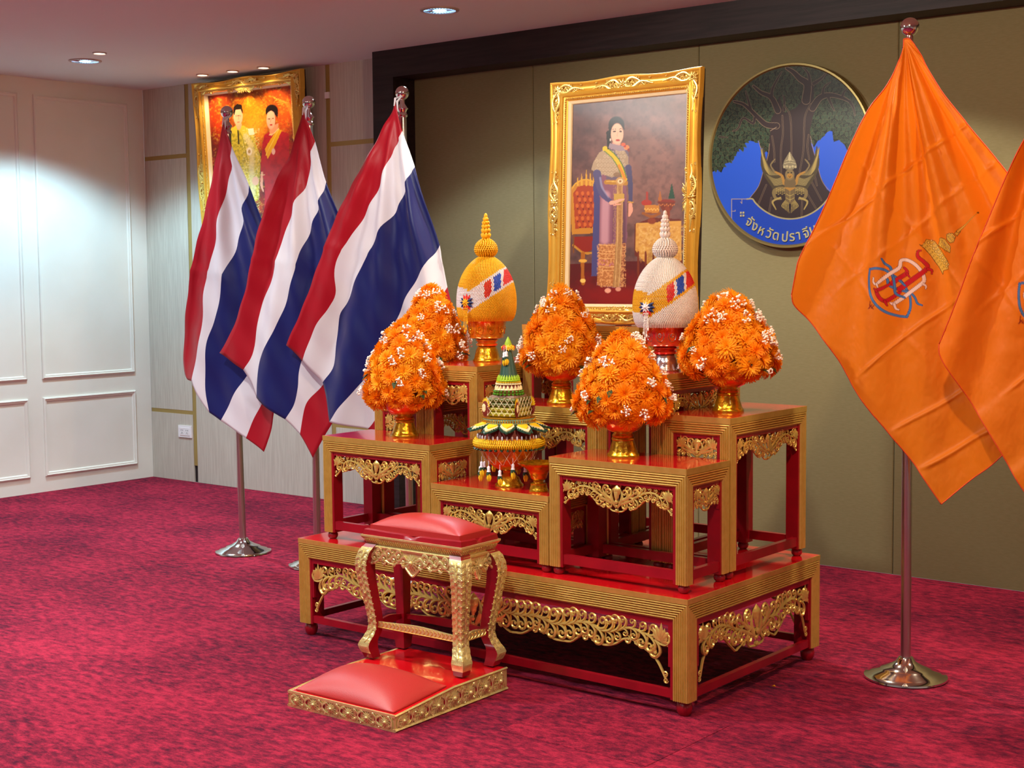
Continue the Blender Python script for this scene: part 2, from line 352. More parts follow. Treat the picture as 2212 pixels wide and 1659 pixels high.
# ------------------------------------------------------------ carved scroll work
def spiral(cx, cy, r, a0, d, turns=1.2, n=11):
    t = np.linspace(0, 1, n); a = a0+d*t*2*PI*turns; q = r*(1-.72*t); return np.stack([cx+q*np.cos(a), cy+q*np.sin(a)], 1)
def scroll(b, cx, cy, r, a0, d, place, th=.17, mi=0, flat=.8, n=5, c0=0.):
    P = spiral(cx, cy, r*.86, a0, d); b.ptube(P, [r*th*.5, r*th*1.25, r*th, r*th*.6], place, flat, n, mi, c0)
    ball(b, P[-1][0], P[-1][1], r*.26, place, c0+r*.06, mi)
def ball(b, x, y, r, place, c0=0., mi=0, n=6):
    vs = []; fs = []; h = 3
    o = Vector(place(x, y, c0)); ax = Vector(place(x+1, y, c0))-o; ay = Vector(place(x, y+1, c0))-o; az = Vector(place(x, y, c0+1))-o
    b.ell(o, r, r, r*.9, n, mi, Matrix((ax, ay, az)).transposed())
def leafstroke(b, pts, w, place, c0=0., mi=0, n=5, flat=.45):
    P = spline(pts, 5); b.ptube(P, [w*.25, w, w*.9, w*.45, w*.08], place, flat, n, mi, c0)
def rosette(b, cx, cy, R, place, petals=12, c0=.0, mi=0, lift=.25):
    for ring, (q, k, lf) in enumerate(((1, petals, .0), (.62, petals-3, lift*.5))):
        for i in range(k):
            a = 2*PI*(i+.5*ring)/k
            leafstroke(b, [(cx+math.cos(a)*R*.2, cy+math.sin(a)*R*.2), (cx+math.cos(a)*R*.6*q, cy+math.sin(a)*R*.6*q), (cx+math.cos(a)*R*q, cy+math.sin(a)*R*q)], R*.17, place, c0+R*lf, mi, 4)
    ball(b, cx, cy, R*.27, place, c0+R*lift*.7, mi, 8)
PROF = {
 'long': [(0, 1), (.1, .97), (.18, .80), (.2, .78), (.3, .86), (.4, .70), (.5, .50), (.6, .42), (.7, .44), (.76, .62), (.84, .58), (.9, .72), (.95, .84), (1, .86)],
 'short': [(0, 1), (.2, .96), (.4, .78), (.55, .70), (.7, .78), (.82, .66), (.92, .78), (1, .8)],
 'base': [(0, .92), (.06, .90), (.1, .66), (.13, .62), (.2, .82), (.27, .80), (.33, .62), (.36, .60), (.44, .80), (.52, .78), (.58, .58), (.62, .56), (.68, .72), (.74, .66), (.79, .48), (.83, .46), (.87, .58), (.92, .70), (.945, .80), (.965, 1.0), (.975, 1.16), (1, 1.22)],
 'side': [(0, 1.0), (.12, .96), (.18, .78), (.22, .80), (.36, .94), (.48, .72), (.56, .56), (.66, .46), (.74, .50), (.80, .60), (.88, .72), (.92, .86), (.95, 1.14), (1, 1.22)]}
AP_CACHE = {}
def apron_mesh(W, H, kind, pitch):
    key = (round(W, 3), round(H, 3), kind, pitch)
    if key in AP_CACHE: return AP_CACHE[key]
    b = MB(); hw = W/2; pr = np.array(PROF[kind]); fn = lambda s: float(np.interp(s, pr[:, 0], pr[:, 1]))*H
    rnd = random.Random(int(W*1000)+len(kind))
    for sg in (1, -1):
        pl = lambda a, c, h, sg=sg: (sg*a, -h, -c)      # local: x along, -y outwards, z up
        # lower edge of S scrolls that end in curls
        ss = pr[:, 0]; mins = [i for i in range(1, len(pr)-1) if pr[i, 1] < pr[i-1, 1] and pr[i, 1] <= pr[i+1, 1]]
        pts = [(s*hw, fn(s)-.0015) for s in np.linspace(0, 1, 70)]
        b.ptube(spline(pts[::2], 2), pitch*.11, pl, 1., 5)
        for i in mins:
            x = pr[i, 0]*hw; z = pr[i, 1]*H
            scroll(b, x-pitch*.42, z+pitch*.1, pitch*.36, -PI/2, 1, pl, .24, c0=.002); scroll(b, x+pitch*.42, z+pitch*.1, pitch*.36, -PI/2, -1, pl, .24, c0=.002)
        # vine from the centre to the corner with hooked scrolls on both sides
        mid = lambda q: (.50+.05*math.sin(q*hw/pitch*1.1))*fn(q)
        stem = [(q*hw, mid(q)) for q in np.linspace(.07, .93, 26)]; b.ptube(stem, [pitch*.10, pitch*.17, pitch*.15, pitch*.08], pl, .8, 5, 0, .002)
        k = 0; x = pitch*.55
        while x < hw-pitch*.75:
            q = x/hw; p0 = np.array([x, mid(q)]); q2 = min(1, q+.02); T = np.array([(q2-q)*hw, mid(q2)-mid(q)]); T /= np.hypot(*T)
            for up_ in (-1, 1):
                Nv = np.array([-T[1], T[0]])*up_; av = (mid(q) if up_ < 0 else fn(min(1, q+pitch*.45/hw))-mid(q))
                L = min(av*1.02, pitch*1.25)
                if L < pitch*.34: continue
                c = p0+T*L*.42+Nv*L*.60; r_ = L*.33; th0 = math.atan2(T[1], T[0]); dr = 1 if (Nv[0]*-T[1]+Nv[1]*T[0]) > 0 else -1
                tt = np.linspace(0, 1, 10); ang = th0+dr*tt*2*PI*.95; rad = r_*(1-.66*tt)
                sp = np.stack([c[0]+rad*np.cos(ang), c[1]+rad*np.sin(ang)], 1)
                pts = np.vstack([[p0], [p0+T*L*.38+Nv*L*.06], [p0+T*L*.70+Nv*L*.30], sp])
                b.ptube(spline(pts, 2), [L*.085, L*.115, L*.095, L*.07, L*.045], pl, 1.0, 5, 0, .002+rnd.uniform(0, .0015)); ball(b, sp[-1][0], sp[-1][1], L*.12, pl, .004)
                if L > pitch*.8: leafstroke(b, [tuple(p0+T*L*.1), tuple(p0+T*L*.15+Nv*L*.35), tuple(p0-T*L*.02+Nv*L*.72)], L*.075, pl, .001)
            x += pitch*.74; k += 1
        for j in range(2): leafstroke(b, [(hw*.06, H*(.62+.1*j)), (hw*.06+pitch*.9, H*(.5+.12*j)), (hw*.06+pitch*1.9, H*(.30+.18*j)), (hw*.06+pitch*2.6, H*(.16+.1*j))], pitch*.2, pl, .005)
        # curls that close the lower corner
        ze = fn(1.); scroll(b, hw-pitch*.22, ze-pitch*.05, pitch*.24, 0, 1, pl, .26, c0=.002); scroll(b, hw-pitch*.30, ze-pitch*.50, pitch*.26, 2, -1, pl, .26, c0=.002)
        # corner flower
        cx, cz = hw*(1-.42*pitch/hw*1.6), H*.30
        for k in range(8):
            a = -PI*.95+k*PI*1.15/7; R = pitch*(1.05 if k % 2 else .85)
            leafstroke(b, [(cx, cz+pitch*.3), (cx+math.cos(a)*R*.6, cz+math.sin(a)*R*.55), (cx+math.cos(a)*R*.75, cz+math.sin(a)*R)], pitch*.17, pl, .006)
        leafstroke(b, [(pitch*.1, H*.85), (pitch*.75, H*.5), (pitch*.55, H*.16)], pitch*.26, pl, .004)
    pl = lambda a, c, h: (a, -h, -c)
    for q, (zz, ww) in enumerate(((.30, .55), (.42, .38), (.5, .22))):
        b.ptube(spline([(0, H*.04+q*.004), (0, H*(zz-.12)), (0, H*(zz+.05)), (0, H*(zz+.16))], 3), [.001, pitch*ww, pitch*ww*.8, .001], pl, .5, 6, 0, .003+.002*q)
    ball(b, 0, H*.64, pitch*.3, pl, .005); ball(b, 0, H*.78, pitch*.2, pl, .004); ball(b, 0, H*.93, pitch*.25, pl, .004)
    me = b.mesh('carved_apron', 'gold_leaf', 50); AP_CACHE[key] = me; return me

# ------------------------------------------------------------ altar tables
def altar_table(label, x0, x1, y0, y1, z0, z1, st=.045, fas=.021, nr=5, foot=.03, foot_r=.0135, board=.013, Hf=.10, Hs=.085, pf=.030, ps=.028, kf='long', ks='short', gap=.006, sb=(.012, .046), name='altar_table'):
    cx, cy = (x0+x1)/2, (y0+y1)/2; W, D = x1-x0, y1-y0; H = z1-z0
    t = thing(name, label, 'table', (cx, cy, z0), None if name != 'altar_table' else 'stepped altar tables')
    hx, hy = W/2, D/2; e = .0045
    # lacquered top
    b = MB(); b.box(-hx+.002, hx-.002, -hy+.002, hy-.002, H-.012, H); b.build('tabletop', 'lacquer', t, 30)
    b = MB(); b.box(-hx+.012, hx-.012, -hy+.012, hy-.012, H-.024, H-.013); b.build('underside', 'red_wood', t, 30)
    w_ = st-.006
    for sx in (-1, 1):
        for sy in (-1, 1):
            b = MB(); xa, xb = sorted((sx*(hx-e), sx*(hx-e-w_-.012))); ya, yb = sorted((sy*(hy-e), sy*(hy-e-w_-.012)))
            b.box(xa, xb, ya, yb, foot, H-.03); lg = b.build('leg', 'red_wood', t, 30)
            fc = (sx*(hx-st*.55), sy*(hy-st*.55))
            b = MB(); R = foot_r*1.45
            b.lathe([(R*.55, foot+.004), (R*.6, foot), (R*.92, foot*.86), (R*1.1, foot*.55), (R*1.0, foot*.25), (R*.7, .001)], 20, (fc[0], fc[1], 0)); b.build('bun_foot', 'red_wood', lg, 40)
    # fluted gold frames and red boards on the four sides
    for side in range(4):
        L = W if side % 2 == 0 else D
        d = {0: lambda a, z, h: (a, -hy-h, z), 1: lambda a, z, h: (hx+h, a, z), 2: lambda a, z, h: (-a, hy+h, z), 3: lambda a, z, h: (-hx-h, -a, z)}[side]
        hl = L/2; prof = [(0, -e), (0, -.001)]
        rw = (st-.004)/nr
        for k in range(nr):
            for a in (0, .25, .5, .75): prof.append((.002+rw*(k+a), -.001+.0028*abs(math.sin(PI*a))-(.0025 if a == 0 else 0)))
        prof += [(st-.001, -.0035), (st, -.004), (st, -e-.006)]
        top = H-fas
        b = MB(); b.sweep(lambda o: [(-hl+o, foot), (-hl+o, top-o), (hl-o, top-o), (hl-o, foot)], prof, d, closed=False)
        # smooth fascia above the reeds
        vs = [d(-hl, top-.001, .0005), d(hl, top-.001, .0005), d(hl, H-.0005, .0015), d(-hl, H-.0005, .0015), d(-hl, H-.0005, -.004), d(hl, H-.0005, -.004), d(hl, top-.001, -.006), d(-hl, top-.001, -.006)]
        b.add(vs, [(0, 1, 2, 3), (3, 2, 5, 4), (1, 0, 7, 6), (0, 3, 4, 7), (1, 6, 5, 2)])
        vs = [d(-hl, foot, -e), d(-hl+st, foot, -e), d(-hl+st, foot, -e-.006), d(-hl, foot, -e-.006)]; b.add(vs, [(0, 1, 2, 3)])
        b.build('fluted_frame', 'gold_paint', t, 30)
        # red board ring inside the frame
        b = MB(); zt = top-st; il = hl-st
        b.sweep(lambda o: [(-il+o, zt-Hf*1.0), (-il+o, zt-o), (il-o, zt-o), (il-o, zt-Hf*1.0)], [(-.004, -e-.002), (board, -e-.002), (board, -e-.016)], d, closed=False)
        b.build('inner_board', 'red_wood', t, 30)
        # carved apron
        kind = kf if side % 2 == 0 else ks; HH = Hf if side % 2 == 0 else Hs; pp = pf if side % 2 == 0 else ps
        me = apron_mesh(2*(il-board), HH, kind, pp)
        o = link('carved_apron', me, t); o.location = d(0, zt-board+.003, -e-.008); o.rotation_euler = (0, 0, {0: 0, 1: PI/2, 2: PI, 3: -PI/2}[side])
        # stretcher
        b = MB(); zz0, zz1 = foot+sb[0], foot+sb[1]; inn = .008; th = .02
        vs = [d(-hl+st-.004, zz0, -inn-th), d(hl-st+.004, zz0, -inn-th), d(hl-st+.004, zz0, -inn), d(-hl+st-.004, zz0, -inn)]
        vt = [d(-hl+st-.004, zz1, -inn-th), d(hl-st+.004, zz1, -inn-th), d(hl-st+.004, zz1, -inn), d(-hl+st-.004, zz1, -inn)]
        b.hexa(vs, vt); b.build('stretcher', 'red_wood', t, 30)
    return t
ZB = .406
altar_table('long low red and gold base table carrying all the stepped tables', -4.407, -2.52, 4.035, 4.985, 0, ZB, st=.061, fas=.018, nr=7, foot=.053, foot_r=.0175, board=.02, Hf=.162, Hs=.162, pf=.048, ps=.046, kf='base', ks='side', sb=(.006, .034), name='base_table')
X0, X1, X2, X3 = -4.298, -3.715, -3.131, -2.560; Ya, Yb, Yc, Yd = 4.090, 4.375, 4.660, 4.944; g = .0025
altar_table('front left altar table with an orange flower vase on top', X0-.010, X1-g, Ya, Yb-g, ZB, .834)
altar_table('lowest front middle altar table under the banana leaf offering', X1+g, X2-.010-g, Ya, Yb-g, ZB, .689)
altar_table('front right altar table with red top and orange flower vase', X2-.010+g, X3, Ya, Yb-g, ZB, .834)
kw = dict(kf='short', ks='long', Hf=.085, Hs=.10)
altar_table('outer left deep altar table behind the front left one', X0+.007, -4.0075, Yb+g, Yd, ZB, .980, **kw)
altar_table('tall altar table under the golden egg-shaped offering', -4.0025, X1-g, Yb+g, Yd, ZB, 1.121, **kw)
altar_table('middle altar table behind the lowest one, orange flowers on top', X1+g, X2-g, Yb+g, Yc-g, ZB, .980)
altar_table('tallest back middle altar table under the lady portrait', X1+g, X2-g, Yc+g, Yd, ZB, 1.280)
altar_table('tall altar table under the silver egg-shaped offering', X2+g, -2.8475, Yb+g, Yd, ZB, 1.121, **kw)
altar_table('outer right deep altar table with orange flowers, behind the front right one', -2.8425, X3, Yb+g, Yd, ZB, .980, **kw)

# ------------------------------------------------------------ kneeler and stool
RZ = math.radians(1.6)
kn = thing('kneeling_platform', 'low red platform with carved gilt sides and a padded kneeler, on the carpet', 'platform', (-3.452, 3.332, 0), rot=(0, 0, RZ))
# local: x -.245...25, y 0...6; slope from y=.31 forwards
KX0, KX1, KY1, KYB, KH, KF = -.247, .249, .602, .300, .083, .056
b = MB()
b.add([(KX0+.004, .004, 0), (KX1-.004, .004, 0), (KX1-.004, KY1-.004, 0), (KX0+.004, KY1-.004, 0), (KX0+.004, .004, KF-.002), (KX1-.004, .004, KF-.002), (KX0+.004, KYB, KH-.002), (KX1-.004, KYB, KH-.002), (KX1-.004, KY1-.004, KH-.002), (KX0+.004, KY1-.004, KH-.002)],
      [(0, 3, 2, 1), (0, 1, 5, 4), (4, 5, 7, 6), (6, 7, 8, 9), (1, 2, 8, 7, 5), (2, 3, 9, 8), (3, 0, 4, 6, 9)])
b.build('platform_body', 'lacquer', kn, 20)
def strip(b, P, Q, T, pl, c=.004, mi=0):   # bar between two 2-D points in the plane pl
    b.ptube([P, ((P[0]+Q[0])/2, (P[1]+Q[1])/2), Q], T, pl, 1, 4, mi, c)
def relief(b, L, hfun, pl, seed, mi=0, mats2=True):
    r = random.Random(seed); n = max(2, int(round(L/.088)))
    for k in range(n):
        x = L*(k+.5)/n; h = hfun(x); R = h*.42; rosette(b, x, h*.5, R, pl, 13, .004, mi)
        if mats2 and k < n-1: b.ell(pl(x+L/n*.5, h*.52, .0035), *( (.010, .002, .013) if abs(pl(1, 0, 0)[0]-pl(0, 0, 0)[0]) > .5 else (.002, .010, .013)), 10, 1)
    for k in range(n+1):
        x = L*k/n
        if x < .02 or x > L-.02: x = min(max(x, .014), L-.014)
        h = hfun(x); s_ = L/n
        for sg in (-1, 1):
            for q in (-1, 1):
                if not 0 < x+sg*.02 < L: continue
                leafstroke(b, [(x, h*.5), (x+sg*.008, h*(.5+q*.22)), (x+sg*.022, h*(.5+q*.3)), (x+sg*.030, h*(.5+q*.16))], .0042, pl, .005, mi)
                scroll(b, min(max(x+sg*.014, .008), L-.008), h*(.5+q*.28), h*.13, r.uniform(0, 6), sg, pl, .22, mi, .8, 5, .005)
        leafstroke(b, [(x, h*.15), (x, h*.5), (x, h*.85)], .004, pl, .005, mi)
b = MB(); plf = lambda a, z, h: (KX0+a, -h+.004, z)
b.box(KX0, KX1, 0, .006, .0, .009); b.box(KX0, KX1, -.001, .006, KF-.008, KF+.001); b.box(KX0+.002, KX1-.002, .002, .005, .005, KF-.004)
relief(b, KX1-KX0, lambda x: KF, plf, 3)
b.build('carved_front_panel', ['gold_bright', 'red_wood'], kn, 50)
for sx, nm in ((1, 'carved_side_panel'), (-1, 'carved_side_panel')):
    X = KX1 if sx > 0 else KX0
    pls = (lambda a, z, h: (KX1+h-.004, a, z)) if sx > 0 else (lambda a, z, h: (KX0-h+.004, KY1-a, z))
    hf = (lambda y: KF+(KH-KF)*min(1, y/KYB)) if sx > 0 else (lambda a: KF+(KH-KF)*min(1, (KY1-a)/KYB))
    b = MB(); strip(b, (0, .005), (KY1, .005), .006, pls)
    q5 = [(0, .004), (KY1, .004), (KY1, hf(KY1)-.004), (KYB if sx > 0 else KY1-KYB, KH-.004), (0, hf(0)-.004)]; b.add([pls(a_, z_, .0025) for a_, z_ in q5], [(0, 1, 2, 3, 4)])
    if sx > 0: strip(b, (0, KF-.003), (KYB, KH-.004), .0045, pls, .003); strip(b, (KYB, KH-.004), (KY1, KH-.004), .0045, pls, .003)
    else: strip(b, (0, KH-.004), (KY1-KYB, KH-.004), .0045, pls, .003); strip(b, (KY1-KYB, KH-.004), (KY1, KF-.003), .0045, pls, .003)
    relief(b, KY1, hf, pls, 9)
    b.build(nm, ['gold_bright', 'red_wood'], kn, 50)
def cushion(x0, x1, y0, y1, zb0, zb1, edge, puff, nx=36, ny=22, cr=.012):
    """zb0 base height at y0, zb1 at y1"""
    b = MB(); vs = []; fs = []
    for j in range(ny+1):
        for i in range(nx+1):
            u, v = i/nx, j/ny; u2 = .5-.5*math.cos(PI*u); v2 = .5-.5*math.cos(PI*v)
            x = x0+(x1-x0)*u2; y = y0+(y1-y0)*v2
            k = (1-abs(2*u2-1)**2.6)*(1-abs(2*v2-1)**2.6)
            pin = .006*(math.sin(PI*u2)*abs(2*v2-1)**6)*(1 if v2 > .5 else -1); pin2 = .006*(math.sin(PI*v2)*abs(2*u2-1)**6)*(1 if u2 > .5 else -1)
            z = zb0+(zb1-zb0)*v2+edge+puff*k**.75
            vs.append((x+pin2*0, y+pin*0, z))
    for j in range(ny):
        for i in range(nx): a = j*(nx+1)+i; fs.append((a, a+1, a+nx+2, a+nx+1))
    n = len(vs); rim = [i for i in range(nx+1)]+[(j+1)*(nx+1)-1 for j in range(1, ny+1)]+[ny*(nx+1)+i for i in range(nx-1, -1, -1)]+[j*(nx+1) for j in range(ny-1, 0, -1)]
    for r in rim: x, y, z = vs[r]; vs.append((x, y, z-edge+.0005))
    K = len(rim)
    for k in range(K): fs.append((rim[k], n+k, n+(k+1) % K, rim[(k+1) % K])[::-1])
    fs.append(tuple(n+k for k in range(K)))
    b.add(vs, fs); return b
b = cushion(KX0+.022, KX1-.022, .018, KYB-.012, KF, KH-.002, .005, .060); o = b.build('knee_cushion', 'leather', kn, 60); o['label'] = 'plump red leather kneeling cushion'
# stool
st_ = thing('carved_stool', 'gilt carved stool with a red leather seat standing on the kneeling platform', 'stool', (-3.484, 3.829, KH), rot=(0, 0, RZ))
SW, SD, SH = .478, .222, .545-KH   # cornice size, cornice top
def legpath(sx, sy):
    """cabriole leg: (offset out of the corner, z)"""
    return [(-.010, SH-.034), (.008, SH-.055), (.020, SH-.085), (.024, SH-.12), (.018, SH-.17), (.006, SH-.24), (-.004, SH-.30), (-.006, SH-.345), (.004, SH-.375), (.016, SH-.395), (.020, SH-.415), (.012, SH-.44), (.006, .004)]
for sx in (-1, 1):
    for sy in (-1, 1):
        cxx, cyy = sx*(SW/2-.032), sy*(SD/2-.030)
        P = spline([(cxx+sx*o*.8, cyy+sy*o*.8, z) for o, z in legpath(sx, sy)], 4)
        zz = P[:, 2]; half = np.interp(zz, [0, .03, .05, .08, .12, .2, .3, .36, SH], [.020, .023, .026, .021, .018, .020, .023, .026, .026])
        b = MB(); vs = []; fs = []
        for p, h in zip(P, half): vs += [(p[0]-h, p[1]-h, p[2]), (p[0]+h, p[1]-h, p[2]), (p[0]+h, p[1]+h, p[2]), (p[0]-h, p[1]+h, p[2])]
        for i in range(len(P)-1):
            for k in range(4): fs.append((i*4+k, i*4+(k+1) % 4, (i+1)*4+(k+1) % 4, (i+1)*4+k))
        fs += [(0, 1, 2, 3), tuple(len(vs)-4+k for k in range(4))]; b.add(vs, fs)
        leg = b.build('leg', 'red_wood', st_, 40)
        b = MB()
        # gilt carving on the outer faces
        for face in ('x', 'y'):
            def pl(a, z, h, face=face):
                k = float(np.interp(-z, -zz, np.arange(len(zz)))) if False else float(np.interp(z, zz[::-1], np.arange(len(zz))[::-1]))
                i = int(k); i2 = min(i+1, len(P)-1); q = P[i]*(1-(k-i))+P[i2]*(k-i); hh = np.interp(z, zz[::-1], half[::-1])
                if face == 'y': return (q[0]+a, q[1]+sy*(hh+h), z)
                return (q[0]+sx*(hh+h), q[1]+a, z)
            if face == 'y' and sy > 0: continue
            if face == 'x' and sx < 0 and sy > 0: continue
            if face == 'x' and sx < 0: continue
            zs_ = np.linspace(.024, SH-.045, 30); vs = [pl(sd*(float(np.interp(z_, zz[::-1], half[::-1]))+.0012), z_, .0012) for z_ in zs_ for sd in (-1, 1)]; b.add(vs, [(2*i, 2*i+1, 2*i+3, 2*i+2) for i in range(29)])
            z = SH-.070; k = 0
            while z > .06:
                hh = float(np.interp(z, zz[::-1], half[::-1]))
                for sg in (-1, 1):
                    leafstroke(b, [(0, z), (sg*hh*.55, z+.012), (sg*hh*.9, z+.004), (sg*hh*1.05, z+.018)], .0065, pl, .002)
                    leafstroke(b, [(sg*hh*.2, z-.008), (sg*hh*.7, z-.004), (sg*hh*.95, z-.012)], .0042, pl, .001)
                    ball(b, sg*hh*1.02, z-.016, .0034, pl, 0)
                leafstroke(b, [(0, z-.016), (0, z), (0, z+.016)], .006, pl, .003)
                if k % 4 == 2: rosette(b, 0, z, .015, pl, 9, .004)
                z -= .024; k += 1
            for a in (-.012, -.004, .004, .012): leafstroke(b, [(a, .058), (a, .04), (a*.9, .022)], .0052, pl, .0)
            hh = .019
            vs = [pl(-hh, .085, .002), pl(hh, .085, .002), pl(hh, .05, .002), pl(-hh, .05, .002)]; b.add(vs, [(0, 1, 2, 3)])
            vs = [pl(-.014, SH-.09, .0008), pl(.014, SH-.09, .0008), pl(.016, SH-.2, .0008), pl(-.016, SH-.2, .0008)]
        if b.v: b.build('gilt_carving', 'gold_bright', leg, 50)
# cornice
b = MB(); hx, hy = SW/2, SD/2
prof = [(.0, SH), (.0, SH-.006), (.004, SH-.012), (.014, SH-.022), (.020, SH-.028), (.020, SH-.036)]
rows = [[(-hx+o, -hy+o, z), (hx-o, -hy+o, z), (hx-o, hy-o, z), (-hx+o, hy-o, z)] for o, z in prof]; vs = [p for r in rows for p in r]; fs = []
for i in range(len(rows)-1):
    for k in range(4): fs.append((i*4+k, (i+1)*4+k, (i+1)*4+(k+1) % 4, i*4+(k+1) % 4))
fs.append((0, 1, 2, 3)); fs.append(tuple(len(vs)-4+k for k in range(4))[::-1]); b.add(vs, fs)
b.build('cornice', 'gold_bright', st_, 25)
b = MB()
for side, L in ((0, SW), (1, SD), (3, SD)):
    n = int(L/.011)
    for k in range(n):
        a = -L/2+.012+(L-.024)*(k+.5)/n
        p0 = {0: (a, -hy+.006, SH-.015), 1: (hx-.006, a, SH-.015), 3: (-hx+.006, a, SH-.015)}[side]; p1 = {0: (a+.003, -hy+.017, SH-.03), 1: (hx-.017, a+.003, SH-.03), 3: (-hx+.017, a+.003, SH-.03)}[side]
        b.tube([p0, ((p0[0]+p1[0])/2, (p0[1]+p1[1])/2-.0, (p0[2]+p1[2])/2), p1], .0032, 5)
b.build('cornice_beading', 'gold_bright', st_, 50)['kind'] = 'stuff'
# carved aprons with scalloped lower edge
for side, L in ((0, SW-.05), (1, SD-.045), (3, SD-.045), (2, SW-.05)):
    off = (SD/2-.014) if side in (0, 2) else (SW/2-.014)
    d = {0: lambda a, z, h: (a, -off-h, z), 1: lambda a, z, h: (off+h, a, z), 2: lambda a, z, h: (-a, off+h, z), 3: lambda a, z, h: (-off-h, -a, z)}[side]
    b = MB(); N = 40; pr = lambda s: .056+.034*math.exp(-(s/.16)**2)+.006*math.cos(s*14)+.012*max(0, abs(s)-.75)*4
    tops = [(-L/2+L*k/N) for k in range(N+1)]; vs = []; fs = []
    for a in tops: z1 = SH-.036; z0 = z1-pr(2*a/L); vs += [d(a, z1, 0), d(a, z0, 0), d(a, z0, -.012), d(a, z1, -.012)]
    for k in range(N):
        for q in range(4): fs.append((k*4+q, k*4+(q+1) % 4, (k+1)*4+(q+1) % 4, (k+1)*4+q))
    b.add(vs, fs); ap = b.build('seat_apron', 'red_wood' if side == 2 else 'gold_bright', st_, 40)
    if side == 2: continue
    b = MB(); z1 = SH-.036
    b.ptube(spline([(a, z1-pr(2*a/L)) for a in tops[::2]], 2), .0042, d, 1, 5)
    b.ptube([(-L/2, z1-.006), (0, z1-.006), (L/2, z1-.006)], .006, d, .9, 5)
    rosette(b, 0, z1-.046, .033, d, 14, .004)
    for sg in (-1, 1):
        n = int(L/2/.024)
        for k in range(1, n+1):
            a = sg*(.018+(L/2-.026)*k/n); zz_ = z1-.036+.009*(-1)**k
            leafstroke(b, [(a-sg*.018, zz_+.004), (a-sg*.004, zz_+.016), (a+sg*.010, zz_+.004), (a+sg*.004, zz_-.012)], .0068, d, .004)
            leafstroke(b, [(a-sg*.012, zz_-.012), (a, zz_-.020), (a+sg*.010, zz_-.014)], .006, d, .004)
            scroll(b, a, zz_-.002, .0095, k, sg, d, .25, 0, .9, 5, .004)
            rosette(b, a, z1-.018, .009, d, 7, .005) if k % 3 == 0 else None
    b.build('gilt_carving', 'gold_bright', ap, 50)
# seat board with wavy edge and cushion
b = MB(); N = 24
def wav(s): return .004*math.cos(s*PI*2)-.010*math.exp(-((s-.5)/.06)**2)+.006*math.exp(-((s-.5)/.2)**2)
ring = []
for (ax, ay), (bx, by) in (((-1, -1), (1, -1)), ((1, -1), (1, 1)), ((1, 1), (-1, 1)), ((-1, 1), (-1, -1))):
    for k in range(N):
        s = k/N; ring.append(((ax+(bx-ax)*s), (ay+(by-ay)*s), wav(s)))
vs = []; K = len(ring)
for q, (ins, z, wv) in enumerate(((.006, SH-.001, 0), (.010, SH+.014, 1), (.017, SH+.018, 1), (.026, SH+.013, .4))):
    for x, y, wz in ring: vs.append((x*(hx-ins), y*(hy-ins), z+wz*wv))
fs = [(i*K+k, i*K+(k+1) % K, (i+1)*K+(k+1) % K, (i+1)*K+k) for i in range(3) for k in range(K)]; fs.append(tuple(3*K+k for k in range(K))); fs.append(tuple(range(K))[::-1]); b.add(vs, fs)
b.build('seat_board', 'red_wood', st_, 40)
b = cushion(-hx+.028, hx-.028, -hy+.024, hy-.024, SH+.012, SH+.012, .024, .044); b.build('seat_cushion', 'leather', st_, 60)
# stretchers of the stool
for side in range(4):
    L = (SW-.10) if side in (0, 2) else (SD-.09); off = (SD/2-.035) if side in (0, 2) else (SW/2-.037)
    d = {0: lambda a, z, h: (a, -off-h, z), 1: lambda a, z, h: (off+h, a, z), 2: lambda a, z, h: (-a, off+h, z), 3: lambda a, z, h: (-off-h, -a, z)}[side]
    b = MB(); N = 12; vs = []; fs = []
    for k in range(N+1):
        a = -L/2+L*k/N; dz = .004*math.cos(2*PI*k/N)
        vs += [d(a, .118+dz*.5, .006), d(a, .142-dz, .006), d(a, .142-dz, -.006), d(a, .118+dz*.5, -.006)]
    for k in range(N):
        for q in range(4): fs.append((k*4+q, k*4+(q+1) % 4, (k+1)*4+(q+1) % 4, (k+1)*4+q))
    fs += [(0, 1, 2, 3), tuple(N*4+q for q in range(4))]; b.add(vs, fs)
    sr = b.build('stretcher', 'gold_bright' if side in (0, 1) else 'red_wood', st_, 40)
    if side in (0, 1):
        b = MB(); n = int(L/.018)
        for k in range(n):
            a = -L/2+L*(k+.5)/n; b.ptube(spline([(a-.006, .120), (a+.001, .126), (a+.005, .134), (a-.001, .139), (a-.004, .134)], 3), [.0015, .0024, .002, .001], d, .8, 5, 0, .0065)
        b.ptube([(-L/2, .118), (0, .118), (L/2, .118)], .0022, d, 1, 5, 0, .006)
        b.build('carved_wave', 'gold_leaf', sr, 50)


